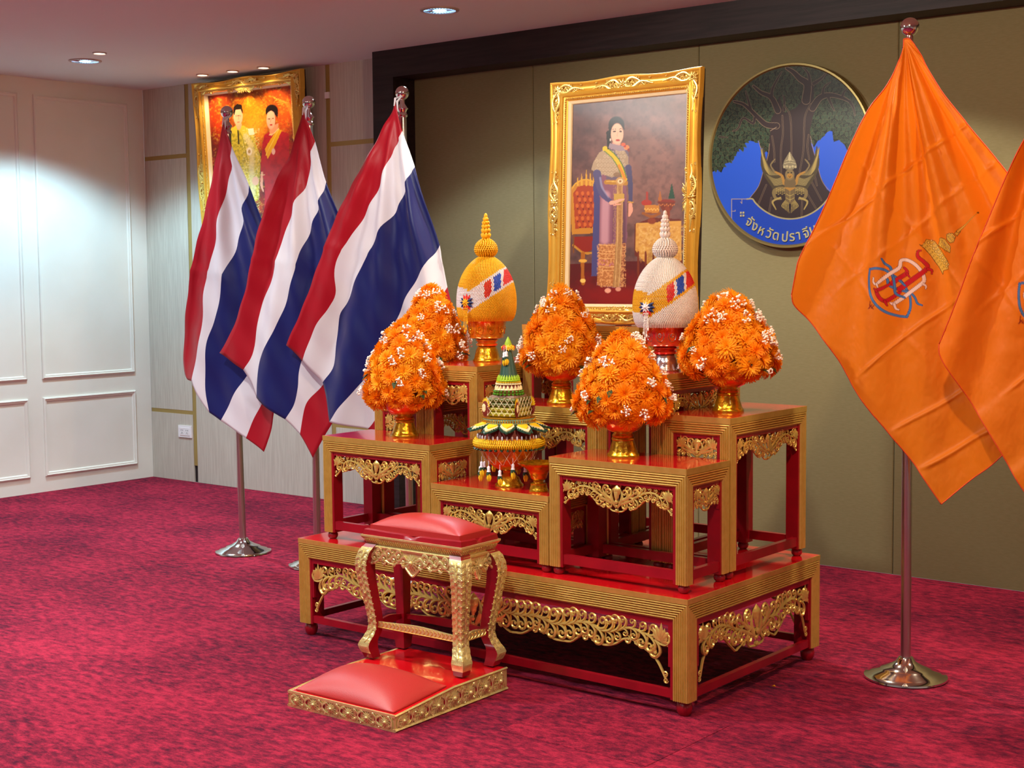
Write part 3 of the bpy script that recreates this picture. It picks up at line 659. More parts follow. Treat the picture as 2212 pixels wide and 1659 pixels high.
# ------------------------------------------------------------ flower arrangements
def lin3(c): return np.array(lin(c))
def flower_mesh(seed, mi):
    r = random.Random(seed); b = MB()
    for n, ln, tilt, z0, wd in ((22, 1.0, 2, .0, .17), (21, .93, 16, .06, .165), (19, .82, 31, .12, .16), (15, .68, 46, .18, .15), (11, .5, 62, .23, .14)):
        for k in range(n):
            a = 2*PI*(k+r.uniform(-.25, .25))/n; t0 = math.radians(tilt+r.uniform(-9, 9)); L = ln*r.uniform(.88, 1.06); rows = []
            x = .08; z = z0
            for i, (f, wf) in enumerate(((0, .5), (.4, .9), (.75, 1.0), (1, .45))):
                tt = t0+(.35-f*.9)*.5
                if i: x += L*(.33)*math.cos(tt); z += L*.33*math.sin(tt)
                for sd in (-1, 0, 1):
                    y = sd*wd*wf*.5; zz = z+(.035*wf if sd else 0)
                    rows.append((x*math.cos(a)-y*math.sin(a), x*math.sin(a)+y*math.cos(a), zz+.02*f))
            fs = [(i*3+j, i*3+j+1, (i+1)*3+j+1, (i+1)*3+j) for i in range(3) for j in range(2)]
            b.add(rows, fs, mi if i else mi)
    b.ell((0, 0, .16), .14, .14, .12, 8, mi)
    return b.mesh('flower', ['petal', 'petal_tip'], 180)
FLOWERS = [flower_mesh(i, 0 if i < 3 else 1) for i in range(5)]
def sprig_mesh(seed):
    r = random.Random(seed); b = MB()
    for k in range(13):
        a = r.uniform(0, 6.28); q = r.uniform(.1, 1)**.6*.022; z = .012-q*.25+r.uniform(-.003, .004); p = (q*math.cos(a), q*math.sin(a), z)
        b.ell(p, r.uniform(.0034, .0052), n=6); b.tube([(0, 0, -.02), (p[0]*.6, p[1]*.6, z-.012), p], .0006, 3)
    return b.mesh('white_sprig', 'white_bud', 180)
SPRIGS = [sprig_mesh(i) for i in range(4)]
def orient(n, spin=0.):
    return (Vector(n).to_track_quat('Z', 'Y').to_matrix() @ Matrix.Rotation(spin, 3, 'Z'))
PED = [(r_, z_*1.18) for r_, z_ in [(.001, 0), (.058, 0), (.0585, .004), (.057, .008), (.052, .012), (.049, .02), (.044, .034), (.0395, .046), (.0385, .05), (.0415, .053), (.0405, .057), (.037, .060), (.040, .064), (.0375, .068), (.034, .071), (.034, .074)]]
BOWL = [(r_, z_*1.18) for r_, z_ in [(.034, .073), (.045, .077), (.060, .084), (.070, .094), (.076, .108), (.080, .122), (.083, .132), (.080, .132), (.07, .11), (.05, .095), (.001, .09)]]
def mound(label, x, y, z0, R, Hm, zb=.128, seed=0, n=96, dx=0, sprigs=34):
    r = random.Random(seed); t = thing('flower_arrangement', label, 'flowers', (x, y, z0), 'orange flower arrangements in gold footed bowls')
    b = MB(); b.lathe(PED, 40); pd = b.build('pedestal_foot', 'gold_foot', t, 50)
    b = MB(); b.lathe(BOWL, 40); b.build('bowl', 'gold_glass', t, 50)
    prof = [(0, .76), (.05, .93), (.14, 1.0), (.3, .95), (.5, .80), (.68, .60), (.82, .42), (.93, .24), (1, .04)]
    pf = lambda q: float(np.interp(q, [a for a, _ in prof], [c for _, c in prof]))*(R-.005)
    Hh = Hm-zb
    b = MB(); b.lathe([(max(.001, pf(q)-.040), zb+.012+Hh*q*.93) for q in np.linspace(0, 1, 12)], 20, (dx*.5, 0, 0)); b.build('foliage_core', 'core', t, 60)
    qs = np.linspace(0, 1, 200); cum = np.cumsum([pf(q)+.012 for q in qs]); cum = cum/cum[-1]
    for k in range(n):
        q = float(np.interp((k+.5)/n, cum, qs)); a = k*2.39996+seed+r.uniform(-.12, .12); R_ = pf(q)-.020+r.uniform(-.012, .010); sl = (pf(min(1, q+.04))-pf(max(0, q-.04)))/(.08*Hh)
        nz = -sl*.8+r.uniform(-.15, .15); N = Vector((math.cos(a)+r.uniform(-.15, .15), math.sin(a)+r.uniform(-.15, .15), nz)).normalized()
        zz = zb+.012+Hh*q*.965-(.01 if q > .9 else 0)
        o = link('flower', r.choice(FLOWERS), t); sc = r.uniform(.040, .049)
        o.matrix_local = Matrix.Translation((dx*(1-q*.3)*0+R_*math.cos(a), R_*math.sin(a), zz)) @ orient(N, r.uniform(0, 6)).to_4x4() @ Matrix.Scale(sc, 4)
    for k in range(sprigs):
        q = r.uniform(.05, .97); a = r.uniform(0, 6.283); R_ = pf(q)+.013; N = Vector((math.cos(a), math.sin(a), .35))
        o = link('white_sprig', r.choice(SPRIGS), t); o.matrix_local = Matrix.Translation((R_*math.cos(a), R_*math.sin(a), zb+.012+Hh*q*.96)) @ orient(N, r.uniform(0, 6)).to_4x4() @ Matrix.Scale(r.uniform(.7, 1.1), 4)
    for k in range(9):
        a = r.uniform(0, 6.28); q = r.uniform(.02, .4); R_ = pf(q)-.01; b = MB(); L = r.uniform(.035, .05)
        b.add([(0, 0, 0), (L*.5, -.011, .004), (L, 0, -.006), (L*.5, .011, .004)], [(0, 1, 2, 3)])
        o = b.build('leaf', 'leaf', t, 180); o.matrix_local = Matrix.Translation((R_*math.cos(a), R_*math.sin(a), zb+.01+Hh*q)) @ Matrix.Rotation(a, 4, 'Z') @ Matrix.Rotation(r.uniform(.1, .8), 4, 'Y')
    return t
mound('orange flower cone on the front left table, in front of the outer left one', -4.009, 4.262, .834, .168, .462, seed=1)
mound('orange flower cone on the front right table, nearest to the viewer', -2.922, 4.245, .834, .176, .445, seed=2)
mound('orange flower cone on the outer left table, partly hidden behind the front left cone', -4.165, 4.60, .980, .160, .455, seed=3)
mound('orange flower cone in the middle, just right of the green leaf offering', -3.400, 4.515, .980, .160, .452, seed=4)
mound('orange flower cone on the outer right table beside the silver egg', -2.700, 4.600, .980, .184, .432, seed=5)

# ------------------------------------------------------------ egg-shaped offerings
EGG = [(.105, .172), (.116, .19), (.1225, .22), (.1235, .255), (.121, .29), (.114, .325), (.102, .357), (.085, .387), (.064, .412), (.042, .430), (.018, .443)]
def seeds(b, prof, pitch, col, size=(.0042, .0026, .0062), cull=None):
    P = resample(spline(prof, 6), 400); d = np.r_[0, np.cumsum(np.linalg.norm(np.diff(P, axis=0), axis=1))]; L = d[-1]; k = 0; s = pitch*.5
    while s < L:
        r_ = float(np.interp(s, d, P[:, 0])); z = float(np.interp(s, d, P[:, 1])); z2 = float(np.interp(s+.001, d, P[:, 1])); r2 = float(np.interp(s+.001, d, P[:, 0]))
        tn = Vector((r2-r_, 0, z2-z)).normalized(); n = max(5, int(2*PI*r_/pitch))
        for i in range(n):
            a = 2*PI*(i+.5*(k % 2))/n; ca, sa = math.cos(a), math.sin(a); p = Vector((r_*ca, r_*sa, z))
            T = Vector((tn.x*ca, tn.x*sa, tn.z)); N = Vector((tn.z*ca, tn.z*sa, -tn.x)); B = N.cross(T)
            T2 = (T*.92-N*.32).normalized(); N2 = B.cross(T2)
            b.ell(tuple(p+N*.001), size[1]*1.15, size[1], size[2], 5, col(p), Matrix((B, N2, T2)).transposed())
        s += pitch*.82; k += 1
def egg(label, x, y, z0, silver):
    t = thing('egg_offering', label, 'offering', (x, y, z0))
    if silver: t.scale = (.965, .965, .965)
    foot = [(.001, 0), (.059, 0), (.060, .005), (.056, .010), (.054, .014), (.050, .03), (.046, .048), (.040, .058), (.041, .062), (.030, .064)]
    neck = [(.030, .062), (.044, .066), (.047, .074), (.040, .080), (.041, .084), (.048, .088), (.048, .092), (.035, .096)]
    bowl = [(.035, .094), (.062, .096), (.074, .100), (.071, .106), (.075, .12), (.080, .15), (.085, .170), (.092, .180), (.092, .184), (.086, .184), (.08, .17), (.001, .168)]
    b = MB(); b.lathe(foot, 40); b.build('pedestal_foot', 'silver' if silver else 'gold_foot', t, 50)
    b = MB(); b.lathe(neck, 40); b.build('neck', 'red_silver' if silver else 'gold_glass', t, 50)
    b = MB(); b.lathe(bowl, 48); bo = b.build('bowl', 'red_silver' if silver else 'gold_glass', t, 50)
    b = MB()
    for k in range(10):   # engraved medallions
        a = 2*PI*k/10; pl = lambda u, v, h, a=a: ((.078+h+(v-.14)*.1)*math.cos(a+u/.078), (.078+h+(v-.14)*.1)*math.sin(a+u/.078), v)
        b.ptube([(.016*math.cos(q), .138+.022*math.sin(q)) for q in np.linspace(0, 2*PI, 17)], .0016, pl, .8, 5); scroll(b, 0, .138, .012, 0, 1, pl, .2)
    b.build('medallions', 'silver' if silver else 'gold_foot', bo, 60)
    e = Vector(rt0); f = Vector((-math.sin(YAW-.0), math.cos(YAW), 0))*-1      # e to the right, f to the front
    base = 'silver_seed' if silver else 'gold_seed'; band = 'yellow_seed' if silver else 'white_seed'
    mats = [base, band, 'red_seed', 'white_seed', 'blue_seed']
    def col(p):
        s = p.dot(e); fr = p.dot(f); c = .252+.66*(s+.076) if s > -.076 else .262+.30*(-.076-s)
        dz = p.z-c
        if fr < -.02 and s < .05: return 0
        if abs(dz) > .043: return 0
        if abs(dz) > .032: return 1
        q = (s+.076)/.175
        if q < .40: return 1
        if q < .56: return 2
        if q < .62: return 3
        if q < .78: return 4
        if q < .84: return 3
        return 2
    b = MB(); b.lathe([(max(.001, r-.0015), z) for r, z in EGG], 40, mi=0); b.build('egg_core', base, t, 60)
    b = MB(); seeds(b, EGG, .0068, col, (.0034, .0024, .0056)); b.build('bud_covering', mats, t, 180)['kind'] = 'stuff'
    b = MB(); ball_prof = [(.012, .440), (.034, .447), (.044, .462), (.0445, .476), (.038, .492), (.024, .506), (.008, .515)]
    b.lathe([(max(.001, r-.003), z) for r, z in ball_prof], 24); seeds(b, ball_prof, .0095, lambda p: 0, (.0042, .0036, .009)); b.build('top_ball', base, t, 180)
    b = MB(); z = .513
    for r_, h in ((.020, .026), (.0185, .022), (.016, .019), (.014, .017), (.009, .018)):
        for k in range(8):
            a = 2*PI*k/8; b.ptube([(0, 0), (r_*.75, h*.35), (r_*.9, h*.75), (r_*.75, h*1.05)], [.003, .0055, .005, .0012], lambda u, v, w_, a=a, z=z: (u*math.cos(a)-w_*math.sin(a), u*math.sin(a)+w_*math.cos(a), z+v), 1.3, 5)
        b.lathe([(.006, z), (r_*.7, z+h*.4), (.004, z+h)], 10); z += h*.86
    b.ell((0, 0, z+.008), .008, .008, .013, 8); b.build('finial', base, t, 60)
    # rosette and tassels
    s0 = -.076; zc = .250; R_ = .1195; p = e*s0+f*math.sqrt(max(0, R_**2-s0**2)); N = p.normalized(); U = Vector((-N.y, N.x, 0)); Pc = Vector((p.x, p.y, zc))+N*.006
    pl = lambda u, v, h: tuple(Pc+U*u+Vector((0, 0, v))+N*h)
    b = MB()
    for k in range(12):
        a = 2*PI*k/12; mi = 0 if math.sin(a) > .5 else (1 if abs(math.cos(a)) > .6 else 2)
        for ln in (.037, .028): leafstroke(b, [(0, 0), (math.cos(a)*ln*.6, math.sin(a)*ln*.6), (math.cos(a)*ln, math.sin(a)*ln)], .008, pl, .006 if ln < .03 else .001, mi)
    rosette(b, 0, 0, .022, pl, 9, .011, 3); b.build('rosette', ['yellow_seed' if silver else 'red_seed', 'navy_seed', 'red_seed', 'white_seed' if silver else 'yellow_seed'], t, 60)
    b = MB()
    for k, u in enumerate((-.006, -.001, .005, .010)):
        ln = (.075, .095, .085, .06)[k]; b.tube([pl(u, -.015, .006), pl(u, -.05, .010), pl(u*1.3, -.02-ln, .012)], .0012, 4)
        for j in range(5): b.ell(pl(u*1.2, -.025-ln*j/5, .011), .0024, n=5)
        b.ell(pl(u*1.3, -.024-ln, .012), .004, .004, .008, 6)
    b.build('tassel', base, t, 60)
    return t
egg('golden egg-shaped offering of flower buds on a gold footed bowl', -3.905, 4.665, 1.121, False)
egg('silver egg-shaped offering of flower buds on a red and silver footed bowl', -2.955, 4.572, 1.121, True)

# ------------------------------------------------------------ banana leaf offering
bx, by, bz = -3.422, 4.212, .689
t = thing('leaf_offering', 'tiered green and yellow banana leaf offering with a dark green cone and hanging flower tassels', 'offering', (bx, by, bz))
b = MB(); b.lathe([(.001, 0), (.054, 0), (.054, .006), (.047, .012), (.038, .032), (.028, .040), (.022, .048), (.026, .054), (.022, .060)], 36); b.build('pedestal_foot', 'gold_foot', t, 50)
b = MB(); b.lathe([(.022, .058), (.045, .064), (.075, .085), (.095, .115), (.106, .148), (.100, .150), (.001, .140)], 40); bo = b.build('bowl', 'gold_glass', t, 50)
b = MB(); rr = lambda z: float(np.interp(z, [.07, .085, .115, .15], [.062, .081, .101, .111]))
for k in range(16):
    for sg in (-1, 1):
        a0 = 2*PI*k/16; b.tube([(rr(z)*math.cos(a0+sg*(.148-z)*6.0), rr(z)*math.sin(a0+sg*(.148-z)*6.0), z) for z in np.linspace(.148, .088, 8)], .0010, 4)
b.build('thread_net', 'string', bo, 60)
b = MB()
for row, (R_, z, dz, ln) in enumerate(((.120, .152, -.3, .026), (.118, .158, .1, .02))):
    for k in range(34):
        a = 2*PI*(k+.5*row)/34; b.ptube([(0, 0), (ln*.5, dz*ln*.5), (ln, dz*ln)], [.004, .008, .001], lambda u, v, w_, a=a: ((R_-.01+u)*math.cos(a)-w_*math.sin(a), (R_-.01+u)*math.sin(a)+w_*math.cos(a), z+v), .9, 5)
b.build('leaf_fringe', 'banana', t, 60)
b = MB(); b.lathe([(.112, .150), (.128, .156), (.132, .168), (.126, .180), (.112, .188), (.10, .19)], 40); b.build('bud_ring_core', 'orange_buds', t, 60)
b = MB(); seeds(b, [(.120, .150), (.131, .158), (.133, .170), (.126, .182)], .0085, lambda p: 0, (.004, .0034, .0075)); b.build('bud_ring', 'yellow', t, 180)['kind'] = 'stuff'
b = MB()
for k in range(40):
    a = 2*PI*k/40; b.ell((.118*math.cos(a), .118*math.sin(a), .191), .004, .004, .010, 5)
b.build('white_bud_ring', 'white_seed', t, 180)
b = MB(); b.lathe([(.06, .186), (.110, .188), (.104, .215), (.09, .238), (.06, .24)], 32); b.build('leaf_collar', 'burgundy', t, 50)
for k in range(11):    # big three-coloured petals
    a = 2*PI*(k+.35)/11; b = MB()
    def petal(s, z, mi, dz):
        pts = [(0, -.024*s), (.035*s, -.031*s), (.058*s, -.020*s), (.077*s, 0), (.058*s, .020*s), (.035*s, .031*s), (0, .024*s), (.03*s, 0)]
        vs = [(x_, y_, z-.62*max(0, x_-.0)**1.0*.55+dz) for x_, y_ in pts]; n = len(vs)-1
        lo = [(p[0], p[1], p[2]-.006) for p in vs[:n]]
        b.add(vs+lo, [(i, (i+1) % n, n) for i in range(n)]+[(i, n+1+i, n+1+(i+1) % n, (i+1) % n) for i in range(n)], mi)
    petal(1.0, 0, 0, 0); petal(.86, 0, 1, .004); petal(.66, 0, 2, .008)
    for j in range(7):
        for sd in (-1, 1): b.ell((.012+.010*j, sd*(.029-.0028*j+(.004 if j < 2 else 0)), -.004-.0035*j), .0055, .0035, .0035, 5, 0)
    o = b.build('lotus_petal', ['banana', 'cream_bud', 'yellow'], t, 30); o.matrix_local = Matrix.Translation((.082*math.cos(a), .082*math.sin(a), .240+.004*(k % 2))) @ Matrix.Rotation(a, 4, 'Z')
b = MB(); b.lathe([(.06, .236), (.099, .238), (.100, .242), (.099, .262), (.097, .264), (.001, .265)], 48, mi=0); b.build('round_tray', 'sage', t, 40)
b = MB()
for z in (.240, .262): b.lathe([(.098, z-.003), (.1015, z), (.098, z+.003)], 60)
for k in range(64):
    a = 2*PI*k/64; b.ell((.1005*math.cos(a), .1005*math.sin(a), .251), .003, .003, .007, 5)
b.build('gold_braid', 'gold_foot', t, 60)
hw_ = .060
for side in range(4):
    R3 = Matrix.Rotation(side*PI/2+.18, 4, 'Z')
    for j in range(4):
        b = MB(); z = .276+.0175*j; b.tube([(-hw_, -hw_+.004, z), (0, -hw_+.002, z), (hw_, -hw_+.004, z)], [.0085, .0095, .0085], 10)
        o = b.build('leaf_roll', 'bamboo' if j < 2 else 'roll_dark', t, 50); o.matrix_local = R3
    b = MB()
    for k in range(5):
        for sg in (-1, 1):
            x0 = -hw_+.02+.024*(k-.5); pts = [(x0+sg*.012*s, -hw_-.009, .272+.064*q) for q, s in ((0, 0), (.25, 1), (.5, 0), (.75, -1), (1, 0))]
            pts = [p for p in pts if abs(p[0]) < hw_]
            if len(pts) > 1: b.tube(pts, .0011, 4)
            for p in pts[::2]: b.ell(p, .0036, n=5)
    o = b.build('thread_net', 'string', t, 60); o.matrix_local = R3
    # corner flower discs
    b = MB(); pl = lambda u, v, h: (hw_+.006+h*.7+0*u, -hw_+.002-h*.7+u, .300+v)
    for ring, (R_, n, mi) in enumerate(((.040, 24, 0), (.029, 18, 1), (.017, 10, 2))):
        for k in range(n):
            a = 2*PI*k/n; leafstroke(b, [(0, 0), (math.cos(a)*R_*.32, math.sin(a)*R_*.6), (math.cos(a)*R_*.48, math.sin(a)*R_)], .0042, pl, .003+.004*ring, mi if not (ring == 0 and math.sin(a) < .2) else 1)
    o = b.build('flower_disc', ['yellow', 'burgundy', 'cream_bud'], t, 60); o.matrix_local = R3
b = MB(); b.box(-.05, .05, -.05, .05, .265, .345); o = b.build('inner_block', 'pink_gray', t, 30); o.matrix_local = Matrix.Rotation(.18, 4, 'Z')
def ringpet(nm, mt, R_, z, n, ln, out, wd):
    b = MB()
    for k in range(n):
        a = 2*PI*k/n; b.ptube([(0, 0), (out*.6, ln*.5), (out, ln)], [wd*.6, wd, wd*.12], lambda u, v, w_, a=a: ((R_+u)*math.cos(a)-w_*math.sin(a), (R_+u)*math.sin(a)+w_*math.cos(a), z+v), 1.1, 5)
    b.lathe([(R_-.004, z-.003), (R_+.003, z), (R_-.002, z+.006)], 30); b.build(nm, mt, t, 60)
ringpet('leaf_ring', 'green', .050, .352, 22, -.006, .010, .0055); ringpet('leaf_ring', 'green', .048, .358, 22, .004, .010, .005)
ringpet('cream_petal_ring', 'cream_bud', .050, .366, 20, .018, -.004, .0050)
b = MB(); b.lathe([(.046, .340), (.052, .352), (.046, .378), (.034, .40), (.001, .40)], 32); b.build('tier', 'burgundy', t, 60)
b = MB()
for k in range(44):
    a = 2*PI*k/44; b.ell((.046*math.cos(a), .046*math.sin(a), .388), .0042, n=5)
for k in range(44):
    a = 2*PI*k/44; b.ell((.0445*math.cos(a), .0445*math.sin(a), .395), .003, n=5, mi=1)
b.build('bead_ring', ['cream_bud', 'yellow'], t, 180)
ringpet('lime_fringe', 'lime', .043, .400, 24, .022, -.007, .0050)
b = MB(); b.lathe([(.042, .398), (.036, .42), (.024, .47), (.014, .512), (.001, .515)], 14, rfun=lambda a, i: 1+.03*math.sin(7*a)); b.build('leaf_cone', 'banana', t, 30)
b = MB()
for k in range(7):
    a = 2*PI*k/7; c = (.021*math.cos(a), .021*math.sin(a), .524); A3 = orient((math.cos(a), math.sin(a), .4))
    pl = lambda u, v, h: tuple(Vector(c)+A3 @ Vector((u, v, h)))
    rosette(b, 0, 0, .014, pl, 9, 0, k % 2, .4)
b.build('top_flowers', ['yellow', 'red_seed'], t, 60)
b = MB(); b.lathe([(.014, .528), (.013, .540), (.008, .552), (.001, .565)], 10); b.build('bud_tip', 'lime', t, 60)
def tassel(p, s=1.):
    b = MB(); x, y, z = p; b.tube([(x, y, z+.02), (x, y, z)], .0009, 4, 1); b.lathe([(.002*s, 0), (.006*s, -.004*s), (.0055*s, -.014*s), (.008*s, -.022*s), (.001, -.023*s)], 8, (x, y, z), 1)
    for k in range(5):
        a = 2*PI*k/5; dx, dy = math.cos(a), math.sin(a)
        b.tube([(x, y, z-.018*s), (x+dx*.007*s, y+dy*.007*s, z-.030*s), (x+dx*.008*s, y+dy*.008*s, z-.042*s)], [.003*s, .0035*s, .001*s], 5, 2)
        if k % 2 == 0: b.tube([(x+dx*.004*s, y+dy*.004*s, z-.03*s), (x+dx*.007*s, y+dy*.007*s, z-.045*s), (x+dx*.005*s, y+dy*.005*s, z-.058*s)], [.004*s, .006*s, .0015*s], 6, 0)
    b.build('flower_tassel', ['yellow', 'white_seed', 'banana'], t, 60)
for k in range(14):
    a = 2*PI*(k+.3)/14; tassel((.110*math.cos(a), .110*math.sin(a), .098-.012*(k % 3)))
fx = Vector(rt0)*-.006+Vector((math.sin(YAW), -math.cos(YAW), 0))*.028
tassel((fx.x-.012, fx.y, .508), .9); tassel((fx.x+.002, fx.y-.004, .512), .9)

# small gold tray
t = thing('footed_tray', 'small empty gold footed tray beside the banana leaf offering', 'tray', (-3.243, 4.163, .689))
b = MB(); b.lathe([(.001, 0), (.036, 0), (.037, .004), (.033, .010), (.030, .026), (.031, .030), (.018, .034), (.018, .040), (.024, .044)], 32); b.build('pedestal_foot', 'gold_foot', t, 50)
b = MB(); n = 64; b.lathe([(.022, .042), (.030, .05), (.034, .066), (.042, .080), (.060, .094), (.074, .104), (.076, .108), (.071, .106), (.050, .096), (.036, .08), (.001, .076)], n, rfun=lambda a, i: 1+(.035*math.cos(16*a) if 4 < i < 8 else 0)); b.build('tray_bowl', 'gold_foot', t, 50)

# fallen petal
b = MB(); b.add([(-.008, 0, .001), (0, -.006, .006), (.010, 0, .002), (0, .006, .005), (0, 0, .001)], [(0, 1, 4), (1, 2, 4), (2, 3, 4), (3, 0, 4)])
o = b.build('fallen_petal', 'petal_tip', None, 180, (-2.479, 4.549, 0)); tag(o, 'single orange petal fallen on the carpet right of the base table', 'petal')

# ------------------------------------------------------------ painted surfaces (colour per vertex of a fine grid)
def smooth_noise(X, Y, seed=0, octv=4):
    r = np.random.RandomState(seed); out = np.zeros_like(X); amp = 1; tot = 0
    for o in range(octv):
        G = r.rand(64, 64); x = X*(2**o); y = Y*(2**o); xi = np.floor(x).astype(int); yi = np.floor(y).astype(int); fx_ = x-xi; fy_ = y-yi
        fx_ = fx_*fx_*(3-2*fx_); fy_ = fy_*fy_*(3-2*fy_); g_ = lambda a, c: G[a % 64, c % 64]
        out += amp*((g_(xi, yi)*(1-fx_)+g_(xi+1, yi)*fx_)*(1-fy_)+(g_(xi, yi+1)*(1-fx_)+g_(xi+1, yi+1)*fx_)*fy_); tot += amp; amp *= .5
    return out/tot
class Paint:
    """artwork drawn in sheet units (ox + X/sc, oy + Y/sc), coordinates given per surface vertex"""
    def __init__(s, X, Y, base): s.X = X; s.Y = Y; s.C = np.tile(lin3(base), (len(X), 1))
    def put(s, idx, a, col): s.C[idx] = s.C[idx]*(1-a[:, None])+lin3(col)*a[:, None]
    def poly(s, pts, col, al=1., sm=0):
        P = np.array(pts, float)
        if sm: P = spline(np.vstack([P, P[:1]]), 6)
        lo = P.min(0); hi = P.max(0); idx = np.nonzero((s.X >= lo[0]) & (s.X <= hi[0]) & (s.Y >= lo[1]) & (s.Y <= hi[1]))[0]
        if not len(idx): return
        x = s.X[idx]; y = s.Y[idx]; ins = np.zeros(len(idx), bool); x1, y1 = P[-1]
        for x2, y2 in P:
            c = (y1 > y) != (y2 > y)
            if y2 != y1: ins ^= c & (x < (x2-x1)*(y-y1)/(y2-y1)+x1)
            x1, y1 = x2, y2
        idx = idx[ins]; s.put(idx, np.full(len(idx), al), col)
    def line(s, pts, w_, col, al=1., sm=1, soft=.25):
        P = spline(pts, 5) if sm and len(pts) > 2 else np.array(pts, float); hw = (w_ if np.isscalar(w_) else max(w_))*.5+soft*3
        lo = P.min(0)-hw; hi = P.max(0)+hw; idx = np.nonzero((s.X >= lo[0]) & (s.X <= hi[0]) & (s.Y >= lo[1]) & (s.Y <= hi[1]))[0]
        if not len(idx): return
        x = s.X[idx]; y = s.Y[idx]; A = np.zeros(len(idx)); W_ = np.full(len(P), w_) if np.isscalar(w_) else np.interp(np.linspace(0, 1, len(P)), np.linspace(0, 1, len(w_)), w_)
        for i in range(len(P)-1):
            a = P[i]; d = P[i+1]-a; L = d@d+1e-9; t = np.clip(((x-a[0])*d[0]+(y-a[1])*d[1])/L, 0, 1); q = np.hypot(x-a[0]-t*d[0], y-a[1]-t*d[1]); ww = (W_[i]*(1-t)+W_[i+1]*t)*.5
            A = np.maximum(A, np.clip((ww-q)/max(soft*2, 1e-6)+.5, 0, 1))
        s.put(idx, A*al, col)
    def ell(s, cx, cy, rx, ry, col, al=1., rot=0., soft=.12):
        x = s.X-cx; y = s.Y-cy; c, n = math.cos(rot), math.sin(rot); q = np.hypot((x*c+y*n)/rx, (-x*n+y*c)/ry); A = np.clip((1-q)/soft+.5, 0, 1); idx = np.nonzero(A > 0)[0]
        if len(idx): s.put(idx, A[idx]*al, col)
    def glow(s, cx, cy, rx, ry, col, al=1., p=1.5):
        q = ((s.X-cx)/rx)**2+((s.Y-cy)/ry)**2; s.put(np.arange(len(s.X)), al*np.exp(-q**p), col)
    def noise(s, sc, col, al, seed=0, lo=.4, hi=.75, mask=None):
        n = np.clip((smooth_noise(s.X/sc, s.Y/sc, seed)-lo)/(hi-lo), 0, 1)*al
        if mask is not None: n = n*mask
        s.put(np.arange(len(s.X)), n, col)
def set_paint(me, C):
    a = me.color_attributes.new('paint', 'FLOAT_COLOR', 'POINT'); a.data.foreach_set('color', np.c_[C, np.ones(len(C))].astype(np.float32).ravel())
def grid_mesh(name, P, nu, nv, material, C=None, smooth=True):
    me = bpy.data.meshes.new(name); n = len(P); i, j = np.meshgrid(np.arange(nu-1), np.arange(nv-1)); a = (j*nu+i).ravel()
    fs = np.stack([a, a+1, a+nu+1, a+nu], 1); me.vertices.add(n); me.vertices.foreach_set('co', np.asarray(P, np.float32).ravel())
    me.loops.add(fs.size); me.loops.foreach_set('vertex_index', fs.ravel().astype(np.int32)); me.polygons.add(len(fs))
    me.polygons.foreach_set('loop_start', np.arange(0, fs.size, 4, dtype=np.int32)); me.polygons.foreach_set('loop_total', np.full(len(fs), 4, np.int32))
    me.update(calc_edges=True); me.polygons.foreach_set('use_smooth', np.full(len(fs), smooth)); me.materials.append(M[material])
    if C is not None: set_paint(me, C)
    return me
def sheet(P):   # world points -> photograph units, only to place the artwork that was read off the photograph
    v = P-CAM; w_ = v@fw; return IW/2+F*(v@rt)/w_, IH/2-F*(v@up)/w_

